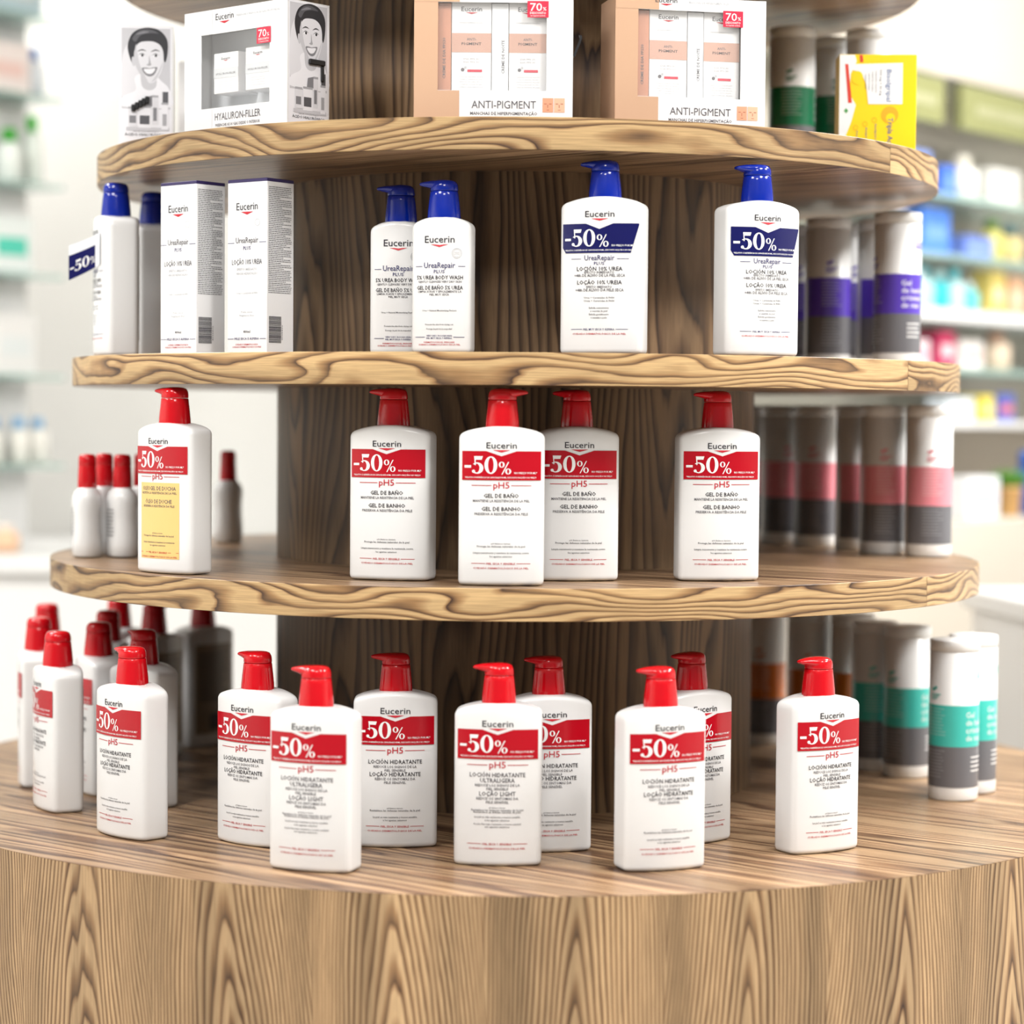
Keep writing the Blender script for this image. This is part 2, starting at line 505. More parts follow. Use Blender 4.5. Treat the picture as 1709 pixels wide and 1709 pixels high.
def print_mesh(kind):
    bt = MED if kind == 'wash' else BIG
    p = Print(wrap(bt))
    if kind == 'bath':
        brand(p, .1535); ph5(p)
        p.text('GEL DE BAÑO', 0, .0985, .039, .0046, 'pdark')
        p.text('MANTIENE LA RESISTENCIA DE LA PIEL', 0, .0936, .0637, .0029, 'pgrey')
        p.text('GEL DE BANHO', 0, .0838, .044, .0046, 'pdark')
        p.text('PRESERVA A RESISTÊNCIA DA PELE', 0, .0789, .060, .0029, 'pgrey')
        small_print(p, .0465, [(0, 'pH Balance System', .022, .0015), (.0034, 'Protege las defensas naturales de la piel', .054, .0022),
                               (.0106, 'Limpia suavemente y mantiene la resistencia contra', .0625, .0021), (.0146, 'los agentes externos', .025, .0021)])
        foot(p)
    elif kind in ('lotion', 'light'):
        brand(p, .1535); ph5(p, .1115)
        if kind == 'lotion':
            rows = [(.0965, 'LOCIÓN HIDRATANTE', .061, .0048, 'pdark'), (.0918, 'REDUCE LOS SIGNOS DE LA', .049, .0029, 'pgrey'), (.0877, 'PIEL SENSIBLE', .024, .0028, 'pgrey'),
                    (.0822, 'LOÇÃO HIDRATANTE', .058, .0048, 'pdark'), (.0778, 'REDUZ OS SINTOMAS DA', .046, .0029, 'pgrey'), (.0737, 'PELE SENSÍVEL', .025, .0028, 'pgrey')]
            sm = .0450
        else:
            rows = [(.0985, 'LOCIÓN HIDRATANTE', .061, .0048, 'pgrey'), (.0925, 'ULTRALIGERA', .038, .0048, 'pgrey'), (.0880, 'REDUCE LOS SIGNOS DE LA', .049, .0029, 'pgrey'), (.0840, 'PIEL SENSIBLE', .024, .0028, 'pgrey'),
                    (.0778, 'LOÇÃO LIGHT', .040, .0048, 'pgrey'), (.0734, 'REDUZ OS SINTOMAS DA', .046, .0029, 'pgrey'), (.0694, 'PELE SENSÍVEL', .025, .0028, 'pgrey')]
            sm = .0640
        for v, t, w, h, c in rows: p.text(t, 0, v, w, h, c)
        small_print(p, sm, [(0, 'pH Balance System', .018, .0015), (.0030, 'Restablece las defensas naturales de la piel', .057, .0022),
                            (.0105, 'La piel es más resistente y menos sensible', .050, .0021), (.0140, 'a los agentes externos', .027, .0021)])
        if kind == 'light':
            small_print(p, sm - .0052, [(0, 'Restabelece as defesas naturais da pele', .052, .0021), (.0130, 'A pele fica mais resistente e menos sensível', .052, .0020), (.0160, 'aos agentes externos', .027, .0020)])
        foot(p)
    elif kind == 'oil':
        p.rect(-.0335, .0335, .0175, .1075, 'yellow_l', 0, 14)
        brand(p, .1535); ph5(p, .1145)
        for v, t, w, h, c in [(.0985, 'OLEOGEL DE DUCHA', .058, .0048, 'pgrey'), (.0940, 'RESPETA LA RESISTENCIA DE LA PIEL', .060, .0027, 'pgrey'),
                              (.0830, 'ÓLEO DE DUCHE', .046, .0048, 'pgrey'), (.0785, 'REGENERA A RESISTÊNCIA DA PELE', .054, .0027, 'pgrey')]: p.text(t, 0, v, w, h, c)
        small_print(p, .0470, [(0, 'pH Balance System', .018, .0015), (.0034, 'Protege las defensas naturales de la piel', .052, .0022),
                               (.0110, 'Limpia suavemente y mantiene la resistencia', .054, .0021), (.0146, 'los agentes externos', .027, .0021)])
        foot(p)
    elif kind == 'urea':
        brand(p, .1545)
        p.text('UreaRepair', 0, .1056, .035, .0062, 'pnavy', 1, 2)
        p.rect(-.0335, -.0215, .1070, .1076, 'pnavy', 1, 3); p.rect(.0200, .0335, .1070, .1076, 'pnavy', 1, 3)
        p.text('PLUS', 0, .1004, .012, .0037, 'pnavy')
        for v, t, w, h in [(.0938, 'LOCIÓN 10% UREA', .053, .0047), (.0908, 'EFECTO INMEDIATO', .035, .0026), (.0870, '+48h DE ALIVIO DE LA PIEL SECA', .059, .0033),
                           (.0785, 'LOÇÃO 10% UREIA', .052, .0047), (.0743, 'EFEITO IMEDIATO', .030, .0026), (.0705, '+48h DE ALÍVIO DA PELE SECA', .056, .0033)]:
            p.text(t, 0, v, w, h, 'pdark' if h > .004 else 'pgrey')
        small_print(p, .0625, [(0, 'Urea + Ceramidas & FHN', .035, .0020), (.0036, 'Ureia + Ceramidas & FHN', .035, .0020), (.0115, 'Exfolia suavemente', .023, .0020),
                               (.0150, 'y suaviza la piel', .020, .0020), (.0188, 'Exfolia gentilmente', .023, .0020), (.0225, 'e suaviza a pele', .019, .0020)])
        foot(p, 'pnavy', 'PIEL MUY SECA Y ÁSPERA', v=.0275, ct='pnavy', tw=.036)
    elif kind == 'wash':
        brand(p, .1255, .0350, .0082)
        p.text('UreaRepair', 0, .0968, .0365, .0066, 'pnavy', 1, 2)
        p.rect(-.0285, -.0205, .0983, .0989, 'pnavy', 1, 2); p.rect(.0215, .0295, .0983, .0989, 'pnavy', 1, 2)
        p.text('PLUS', 0, .0908, .0128, .0040, 'pnavy')
        for v, t, w, h in [(.0838, '5% UREA BODY WASH', .054, .0046), (.0800, 'GENTLY CLEANSES VERY DRY SKIN', .051, .0024),
                           (.0722, 'GEL DE BAÑO 5% UREA', .054, .0046), (.0688, 'LIMPIA SUAVE Y EFICAZMENTE LA', .051, .0024), (.0654, 'PIEL MUY SECA', .023, .0024)]:
            p.text(t, 0, v, w, h, 'pdark' if h > .004 else 'pgrey')
        small_print(p, .0475, [(0, 'Urea + Natural Moisturizing Factors', .040, .0019), (.0158, 'Protects the skin from drying out', .033, .0018), (.0208, 'Protege la piel de la sequedad', .030, .0018)])
        v = .0178
        p.rect(-.0285, -.0168, v, v + .0006, 'pnavy', 1, 3); p.rect(.0168, .0290, v, v + .0006, 'pnavy', 1, 3)
        p.text('VERY DRY, ROUGH SKIN', 0, v + .0010, .030, .0019, 'pnavy'); p.text('PIEL MUY SECA Y ÁSPERA', 0, v - .0018, .030, .0019, 'pnavy')
        p.text('DERMATOLOGICAL SKINCARE', 0, .0115, .036, .0017, 'pred'); p.text('CUIDADO DERMATOLÓGICO DE LA PIEL', 0, .0088, .049, .0017, 'pred')
        p.ring(.0200, .1135, .0058, .0058, .0053, .0053, 'plgrey'); p.ring(.0200, .1135, .0044, .0044, .0041, .0041, 'plgrey')
        p.text('NEW', .02, .1138, .006, .0014, 'plgrey'); p.text('LOOK', .02, .1118, .006, .0014, 'plgrey')
    return p.mesh('front_print')

def sticker_meshes(col):
    """self-adhesive discount band with a notch under the brand mark"""
    hw = .0442
    if col == 'sred':
        lo, hi = .1180, .1505
        top = lambda u: hi - max(0.0, .0056 - abs(u) * .0056 / .0170)
        edge = lambda u: lo
        ul, ur, ext = -hw, hw, (0.0, .0170, -.0170)
    else:
        lo, hi = .1140, .1470
        top = lambda u: hi - max(0.0, .0062 - abs(u) * .0062 / .0160)
        def edge(u):
            f = (u + hw) / (2 * hw)
            lo2 = lo
            if u < -.0405: lo2 = lo + (-.0405 - u) / .0037 * .006
            if u > .0355: lo2 = lo + (u - .0355) / (hw - .0355) * .031
            return lo2
        ul, ur, ext = -hw, hw, (0.0, .0160, -.0160, -.0405, .0355)
    p = Print(wrap(BIG))
    p.band(ul, ur, edge, top, col, 2, 20, ext)
    # the clear upper part of the label that carries the brand
    a = p.mesh('discount_sticker')
    t = Print(wrap(BIG))
    t.fifty(-.0418, lo + .0075, .0192, 'pwhite', 3.2)
    t.text('NO PREÇO POR ML*', .0270, lo + .0072, .0255, .0022, 'pwhite', 3.2)
    t.text('*RELATIVO À REFERÊNCIA DE CAPACIDADE 400ML, DESCONTO INCLUÍDO NO PREÇO', -.001, lo + .0023, .0800, .0017, 'pwhite', 3.2)
    t.poly([(-.0105, hi - .0008), (0, hi - .0038), (.0105, hi - .0008)], 'pred', 3.0) if False else None
    return a, t.mesh('sticker_print')

PR = {k: print_mesh(k) for k in ('bath', 'lotion', 'light', 'oil', 'urea', 'wash')}
ST_R, ST_B = sticker_meshes('sred'), sticker_meshes('snavy')
# back label
p = Print(wrap(BIG, True))
p.rect(-.036, .036, .020, .152, 'back_l', 1, 12)
for i in range(26):
    p.rect(-.031, .031 - .02 * random.random(), .140 - i * .0029, .1411 - i * .0029, 'pdark', 2, 6)
for i in range(14):
    p.rect(-.012 + i * .0017, -.0112 + i * .0017 + (.0005 if i % 3 else 0), .026, .050, 'pdark', 2)
ME_BACK = p.mesh('back_label')

def pump_bottle(label, loc, psi, kind, group, pump=0.0, sticker=None, dk=1.0):
    t = thing('pump_bottle', label, 'bottle', loc, R(psi), group)
    big = kind != 'wash'
    body = obj('body', me_big if big else me_med, t)
    obj('front_print', PR[kind], body)['kind'] = 'stuff'
    c, h = (red_c, red_h) if kind in ('bath', 'lotion', 'light', 'oil') else (blu_c, blu_h)
    H = (BIG if big else MED)['H'] + .0002
    obj('pump_collar', c, t, (0, 0, H), R(pump))
    obj('pump_head', h, t, (0, 0, H), R(pump))
    if sticker:
        s = obj('discount_sticker', sticker[0], t, label='red discount sticker' if sticker is ST_R else 'navy discount sticker')
        obj('sticker_print', sticker[1], s)['kind'] = 'stuff'
    if big: obj('back_label', ME_BACK, t)['kind'] = 'stuff'
    return t

G4, G3, G2 = 'red pump bottles on the base', 'red pump bottles on the lowest round shelf', 'blue pump bottles on the middle shelf'
Z4s, Z3s, Z2s, Z1s = Z4 + .0003, Z3 + .0003, Z2 + .0003, Z1 + .0003
# on the base, front ring
pump_bottle('white red-pump lotion bottle at the front of the base, left of centre, ultralight lotion label', (-.214, -.670, Z4s), -19, 'light', G4, 0, ST_R)
pump_bottle('white red-pump ultralight lotion bottle standing at the front middle of the base', (-.016, -.628, Z4s), -2, 'light', G4, 0, ST_R)
pump_bottle('white red-pump lotion bottle at the front of the base, right of centre', (.161, -.648, Z4s), 20, 'lotion', G4, 0, ST_R)
pump_bottle('rightmost white red-pump lotion bottle on the base, before the teal tubes', (.348, -.535, Z4s), 31, 'lotion', G4, 0, ST_R)
pump_bottle('white red-pump lotion bottle facing left with cut-off discount band, front left of the base', (-.445, -.479, Z4s), -45, 'lotion', G4, 4, ST_R)
# on the base, second ring
pump_bottle('white red-pump lotion bottle half behind the left front bottle, before the pale wall gap', (-.294, -.520, Z4s), -36, 'lotion', G4, 0, ST_R)
pump_bottle('white red-pump lotion bottle close to the column, right behind the left front bottle', (-.135, -.524, Z4s), 2, 'lotion', G4, 0, ST_R)
pump_bottle('white red-pump lotion bottle half hidden behind the middle front bottle', (.040, -.545, Z4s), 8, 'lotion', G4, 0, ST_R)
pump_bottle('white red-pump lotion bottle half hidden behind the right front bottle', (.207, -.487, Z4s), 34, 'lotion', G4, 0, ST_R)
# on the base, left flank
pump_bottle('white red-pump bottle seen nearly side-on, nearest of the left flank on the base', (-.568, -.293, Z4s), -63, 'lotion', G4, 0, ST_R)
pump_bottle('leftmost white red-pump bottle of the base, partly behind the side-on one', (-.631, -.100, Z4s), -82, 'lotion', G4, 0, ST_R)
pump_bottle('white red-pump bottle between the two left bottles, only a sliver of red band showing', (-.540, -.165, Z4s), -66, 'lotion', G4, 0, ST_R)
pump_bottle('white red-pump bottle right behind the cut-off-band bottle, spout over its pump', (-.466, -.262, Z4s), -42, 'lotion', G4, 0, ST_R)
pump_bottle('far left red-pump bottle of the base, only its pump top showing', (-.664, .120, Z4s), -100, 'lotion', G4, 0, ST_R)
pump_bottle('red-pump bottle mostly hidden in the middle of the left cluster on the base', (-.560, .020, Z4s), -88, 'lotion', G4, 0, ST_R)
pump_bottle('red-pump bottle at the back of the left cluster, pump cut by the shelf edge', (-.580, .225, Z4s), -110, 'lotion', G4, 0, ST_R)
pump_bottle('red-pump bottle with khaki back label, behind the left cluster on the base', (-.515, .140, Z4s), -118, 'lotion', G4, 0, ST_R)
pump_bottle('lone red-pump bottle turned back to us at the rear left of the base', (-.462, .266, Z4s), -128, 'lotion', G4, 0, ST_R)
# lowest round shelf
pump_bottle('white red-pump shower oil bottle with yellow label panel', (-.406, -.409, Z3s), -40, 'oil', G3, 8, ST_R)
pump_bottle('white red-pump bath gel bottle left of the centre of its shelf, turned slightly left', (-.141, -.491, Z3s), -14, 'bath', G3, 0, ST_R)
pump_bottle('white red-pump bath gel bottle with its spout pointing right', (-.015, -.561, Z3s), -1, 'bath', G3, 180, ST_R)
pump_bottle('white red-pump bath gel bottle half hidden behind the one with the reversed spout', (.071, -.477, Z3s), 6, 'bath', G3, 0, ST_R)
pump_bottle('rightmost white red-pump bath gel bottle, beside the pink tubes', (.236, -.459, Z3s), 8, 'bath', G3, 0, ST_R)
# middle shelf
pump_bottle('slim white body wash bottle with blue pump, in front of its twin', (-.084, -.500, Z2s), -12, 'wash', G2)
pump_bottle('slim white body wash bottle with blue pump, half behind its twin', (-.1365, -.437, Z2s), -5, 'wash', G2)
pump_bottle('large white urea lotion bottle with navy discount band, left one of two', (.100, -.515, Z2s), -15, 'urea', G2, 0, ST_B)
pump_bottle('large white urea lotion bottle with navy discount band, right one beside the purple tubes', (.277, -.478, Z2s), 23, 'urea', G2, 0, ST_B)
cap0 = pump_bottle('white blue-pump bottle seen side-on with a peeling navy sticker, left end of its shelf', (-.511, -.205, Z2s), -69, 'urea', G2)
pump_bottle('white blue-pump bottle behind the one with the peeling sticker', (-.482, -.085, Z2s), -80, 'urea', G2)
# peeling sticker: a curled flap standing off the front of the body
def curl(u, v, lift):
    q = max(0.0, (.020 - u) / .04)
    x = u + .020 * q; y = -.0262 - .034 * q ** 1.2 - lift * .0003
    return (x, y, v - .018 * q + .10 * (v - .13) * q)
p = Print(curl)
p.rect(-.020, .026, .143, .155, 'film_l', 0, 10)
p.rect(-.020, .014, .115, .143, 'snavy', 0, 10)
p.rect(.014, .026, .115, .143, 'film_l', 0, 3)
fl = p.mesh('discount_sticker')
p2 = Print(curl); p2.fifty(-.0185, .122, .0125, 'pwhite', 1.2)
so = obj('discount_sticker', fl, cap0, label='navy discount sticker peeling away from the bottle')
obj('sticker_print', p2.mesh('sticker_print'), so)['kind'] = 'stuff'
sol = so.modifiers.new('thickness', 'SOLIDIFY'); sol.thickness = .0003


# ------------------------------------------------------------------ wrapped tubes on the right flank
TR, THT = .0320, .208
M['tube'] = mat('tube_white', (0.86, 0.86, 0.85), 0.3)
M['tubecap'] = mat('tube_cap_white', (0.82, 0.82, 0.81), 0.35)
M['tgrey'] = mat('tube_grey', srgb(112, 112, 117), 0.26)
TC = {'teal': srgb(72, 200, 188), 'pink': srgb(240, 148, 160), 'purple': srgb(92, 66, 186), 'green': srgb(14, 112, 74), 'orange': srgb(214, 118, 44)}
for k, c in TC.items():
    M['t_' + k] = mat('tube_' + k, c, 0.28)
b = MB()
b.lathe([(TR - .003, 0), (TR - .0008, .0006), (TR, .002), (TR, .012), (TR, THT - .016), (TR - .0003, THT - .0158)], 40)
ME_TUBE = b.mesh('tube_body', [M['tube']], True)
b = MB()
b.lathe([(TR - .0004, THT - .0155), (TR + .0002, THT - .0152), (TR + .0002, THT - .0020), (TR - .0010, THT - .0004), (TR - .004, THT), (.001, THT)], 40)
ME_CAP = b.mesh('tube_cap', [M['tubecap']], True)
def tube_wrap(u, v, lift):
    a = u / TR
    r = TR + .00025 + lift * .00018
    return (r * math.sin(a), -r * math.cos(a), v)
def tube_label(col):
    p = Print(tube_wrap)
    h = math.pi * TR * 0.84
    p.rect(-h, h, .0175, .0705, 'tgrey', 0, 40)
    p.rect(-h, h, .0705, .1240, 't_' + col, 0, 40)
    lab = p.mesh('wrap_label', True)
    q = Print(tube_wrap)
    c = 't_' + col
    q.text('iap', .027, .158, .020, .0165, c, 1, 2)
    for v, t, w in ((.1085, 'Gel', .014), (.0985, 'de banho', .040), (.0885, 'cristais', .034), (.0785, 'de mar', .030)):
        q.text(t, .002 + w / 2 - .004, v, w, .0072, 'pwhite', 1, 2)
    for i in range(4): q.rect(.006, .030 - .004 * (i % 2), .056 - i * .0058, .0576 - i * .0058, 'pwhite', 1, 6)
    # small print and leaf mark on the side of the label
    s0 = -.058
    q.disc(s0 + .010, .1440, .0034, c, 1, 12, .0022); q.disc(s0 + .0140, .1462, .0026, c, 1, 12, .0018)
    for i in range(3): q.rect(s0 + .006, s0 + .022 - .003 * i, .1368 - i * .0028, .1382 - i * .0028, c, 1, 5)
    M.setdefault('faint_' + col, mat('faint_' + col, tuple(min(1, x * .7 + .3) for x in TC[col]), .3))
    M.setdefault('faint_grey', mat('faint_grey', srgb(150, 150, 154), .3))
    for i in range(9): q.rect(s0, s0 + .030 - .009 * random.random(), .1185 - i * .0042, .1197 - i * .0042, 'faint_' + col, 1, 8)
    for i in range(9): q.rect(s0, s0 + .030 - .009 * random.random(), .0640 - i * .0042, .0651 - i * .0042, 'faint_grey', 1, 8)
    return lab, q.mesh('label_print')
TL = {k: tube_label(k) for k in TC}
def tube(label, x, y, z, col, ang, group):
    t = thing('shower_tube', label, 'tube', (x, y, z + .0003), R(ang), group)
    obj('tube_body', ME_TUBE, t)
    obj('cap', ME_CAP, t)
    l = obj('wrap_label', TL[col][0], t, label=col + ' and grey wrap label')
    obj('label_print', TL[col][1], l)['kind'] = 'stuff'
GT = 'wrapped tubes on the right of the base'
tube('teal and grey wrapped tube standing nearest on the base', .573, -.166, Z4, 'teal', 22, GT)
tube('teal and grey wrapped tube at the far right, half behind the nearest one', .609, -.104, Z4, 'teal', 30, GT)
tube('teal and grey wrapped tube second from the left of the teal row', .543, .021, Z4, 'teal', 33, GT)
tube('leftmost teal and grey wrapped tube on the base', .508, .086, Z4, 'teal', 70, GT)
tube('orange and grey wrapped tube in shade against the column on the base', .379, .330, Z4, 'orange', 62, GT)
tube('orange and grey wrapped tube behind the red pump of the rightmost lotion bottle', .436, .250, Z4, 'orange', 74, GT)
tube('orange and grey wrapped tube just left of the teal row', .494, .205, Z4, 'orange', 82, GT)
GT = 'pink tubes on the lowest round shelf'
tube('rightmost pink and grey wrapped tube', .572, .040, Z3, 'pink', 78, GT)
tube('pink and grey wrapped tube second from the right', .517, .092, Z3, 'pink', 76, GT)
tube('pink and grey wrapped tube third from the right, mostly hidden', .494, .178, Z3, 'pink', 90, GT)
tube('pink and grey wrapped tube fourth from the right in the shade', .444, .260, Z3, 'pink', 66, GT)
tube('pink and grey wrapped tube fifth from the right in the shade', .402, .330, Z3, 'pink', 90, GT)
tube('leftmost pink and grey wrapped tube, a sliver beside the column', .378, .415, Z3, 'pink', 92, GT)
GT = 'purple tubes on the middle shelf'
tube('rightmost purple and grey wrapped tube with white lettering', .518, .000, Z2, 'purple', 5, GT)
tube('purple and grey wrapped tube standing left of the lettered one, full width in view', .437, .100, Z2, 'purple', 80, GT)
tube('purple and grey wrapped tube half behind the lettered one', .513, .120, Z2, 'purple', 88, GT)
tube('purple and grey wrapped tube, a narrow strip between two others', .488, .215, Z2, 'purple', 80, GT)
tube('purple and grey wrapped tube, a sliver beside the navy-band bottle', .400, .225, Z2, 'purple', 95, GT)
GT = 'green tubes on the upper shelf'
tube('green wrapped tube just right of the copper gift box', .383, .100, Z1, 'green', 70, GT)
tube('green wrapped tube half behind the yellow carton', .492, .115, Z1, 'green', 84, GT)
tube('green wrapped tube between the two others, in shade', .452, .190, Z1, 'green', 82, GT)

# ------------------------------------------------------------------ small shrink-wrapped bottles
M['shrink'] = mat('shrink_film', (1, 1, 1), 0.08, 0.5, alpha=0.10)
b = MB()
b.lathe([(.0150, 0), (.0180, .0008), (.0192, .003), (.0196, .02), (.0180, .042), (.0178, .056), (.0196, .072), (.0190, .079), (.0165, .0855), (.0130, .0895), (.0125, .091)], 28, ex=1.22, ey=1.0)
ME_SB = b.mesh('small_body', [M['white']], True)
b = MB()
b.lathe([(.0122, .0885), (.0126, .0890), (.0122, .105), (.0114, .1185), (.0112, .1190), (.0112, .1205), (.0116, .1210), (.0112, .1310), (.0090, .1345), (.001, .1352)], 28)
ME_SC = b.mesh('flip_cap', [M['red']], True)
b = MB()
b.lathe([(.0212, .001), (.0217, .02), (.0207, .045), (.0214, .072), (.0200, .080), (.0180, .087), (.0150, .0885)], 24, ex=1.18, ey=1.02)
me = b.mesh('shrink_wrap', [M['shrink']], True)
def small_bottle(label, x, y, ang):
    t = thing('small_bottle', label, 'bottle', (x, y, Z3s), R(ang), 'small red-capped bottles')
    obj('body', ME_SB, t); obj('cap', ME_SC, t); obj('shrink_wrap', me, t)
    p = Print(lambda u, v, l: (.0242 * math.sin(u / .0196), -.0208 * math.cos(u / .0196), v))
    for i in range(8): p.rect(-.012, .012 - .008 * random.random(), .062 - i * .0048, .0632 - i * .0048, 'pgrey', 1, 6)
    o = obj('front_print', p.mesh('front_print'), t); o['kind'] = 'stuff'
small_bottle('small red-capped bottle at the left end of the shelf, front of the wrapped group', -.562, -.126, -80)
small_bottle('small red-capped bottle second from the left end, nearest the yellow-label bottle', -.517, -.119, -60)
small_bottle('small red-capped bottle peeking out behind the two front ones', -.551, -.060, -95)
small_bottle('small red-capped bottle deepest behind the front pair', -.503, -.040, -95)
small_bottle('small red-capped bottle mostly hidden behind the yellow-label bottle', -.462, -.085, -95)
small_bottle('small red-capped bottle standing alone in shade right of the yellow-label bottle', -.423, .249, -120)

# ------------------------------------------------------------------ tall cartons on the middle shelf
M['card'] = mat('white_card', (0.83, 0.83, 0.84), 0.45, 0.3)
M['cardtop'] = mat('navy_card', srgb(44, 32, 84), 0.45)
CW, CD, CH = .063, .046, .203
def tall_carton(label, corner, psi):
    w, d = CW / 2, CD / 2
    c, s = math.cos(R(psi)), math.sin(R(psi))
    cx, cy = corner[0] - (w * c + d * s), corner[1] - (w * s - d * c)
    t = thing('lotion_carton', label, 'carton', (cx, cy, Z2s), R(psi), 'tall lotion cartons')
    b = MB(); b.box(-w, w, -d, d, 0, CH - .0035, 0, .0006)
    obj('carton_body', b.mesh('carton_body', [M['card']]), t)
    b = MB(); b.box(-w - .0001, w + .0001, -d - .0001, d + .0001, CH - .0042, CH, 0, .0006)
    obj('top_flap', b.mesh('top_flap', [M['cardtop']]), t, label='navy top edge')
    p = Print(lambda u, v, l: (u, -d - .0003 - l * .0001, v))
    brand(p, .167, .034, .0090)
    p.ring(.0165, .1520, .0042, .0042, .0037, .0037, 'plgrey')
    p.text('UreaRepair', 0, .1285, .036, .0070, 'pgrey', 1, 2)
    p.rect(-.0305, -.0205, .1285, .1291, 'pnavy'); p.rect(.0195, .0305, .1285, .1291, 'pnavy')
    p.text('PLUS', 0, .1205, .012, .0044, 'pnavy')
    p.text('LOÇÃO 10% UREIA', 0, .1035, .048, .0062, 'pgrey')
    p.text('EFEITO IMEDIATO', 0, .0965, .032, .0030, 'plgrey'); p.text('48H DE HIDRATAÇÃO', 0, .0915, .034, .0030, 'plgrey')
    p.text('Ureia + Ceramidas & FHN', 0, .0690, .034, .0024, 'plgrey')
    p.text('Pele seca', 0, .0470, .018, .0022, 'plgrey'); p.text('fragrance free', 0, .0430, .024, .0022, 'plgrey')
    p.text('400ml', 0, .0235, .011, .0032, 'pgrey')
    p.rect(-.0305, -.0210, .0163, .0169, 'pnavy'); p.rect(.0210, .0305, .0163, .0169, 'pnavy')
    p.text('PELE SECA E ÁSPERA', 0, .0155, .039, .0026, 'pnavy')
    p.text('CUIDADO DERMATOLÓGICO', 0, .0090, .036, .0020, 'pred'); p.text('CUIDADO DERMATOLÓGICO DA PELE', 0, .0062, .046, .0018, 'pred')
    obj('front_print', p.mesh('front_print'), t)['kind'] = 'stuff'
    p = Print(lambda u, v, l: (w + .0003 + l * .0001, u, v))
    rnd = random.Random(5)
    v = CH - .0105
    while v > .068:
        e = .019 - (.020 * rnd.random() if rnd.random() < .22 else .002 * rnd.random())
        x = -.0205
        while x < e - .001:
            ln = .0015 + .004 * rnd.random()
            p.rect(x, min(e, x + ln), v, v + .00075, 'pgrey'); x += ln + .0007
        v -= .00215
    x = .012
    for i in range(26):
        h = (.0007, .0004, .0011)[rnd.randrange(3)]
        p.rect(-.0195, .0015, x, x + h, 'pdark'); x += h + .00055
    p.text('4005800', .0040, .024, .018, .0016, 'pgrey', rot=90)
    obj('side_print', p.mesh('side_print'), t)['kind'] = 'stuff'
tall_carton('tall white urea lotion carton with navy top, the left one', (-.378, -.430), -40)
tall_carton('tall white urea lotion carton with navy top, the right one beside the column', (-.2905, -.470), -37)

# ------------------------------------------------------------------ gift boxes on the upper shelf
M['gsilver'] = mat('silver_card', srgb(214, 218, 222), 0.3, 0.5)
M['gcopper'] = mat('copper_foil_card', srgb(234, 192, 160), 0.22, 0.6, metal=0.4)
M['gin'] = mat('inner_tray_grey', srgb(240, 243, 246), 0.4)
M['gincop'] = mat('inner_tray_copper', srgb(200, 140, 112), 0.35)
M['tan'] = mat('tan_band', srgb(200, 158, 140), 0.4)
M['lgband'] = mat('light_grey_band', srgb(206, 210, 214), 0.4)
M['badge'] = mat('raspberry_badge', srgb(208, 44, 72), 0.3)
M['skin1'] = mat('skin_swatch', srgb(224, 156, 124), 0.5)
M['skin2'] = mat('skin_swatch_pale', srgb(236, 180, 150), 0.5)
M['skinl'] = mat('skin_line', srgb(160, 92, 70), 0.5)
M['winfilm'] = mat('window_film', (1, 1, 1), 0.06, 0.5, alpha=0.06)
for i, g in enumerate((40, 86, 128, 168, 200, 224, 238)):
    M['g%d' % i] = mat('portrait_grey_%d' % i, srgb(g, g, g + 6 if g < 240 else g), 0.4)
GW, GDp, GH = .180, .068, .147

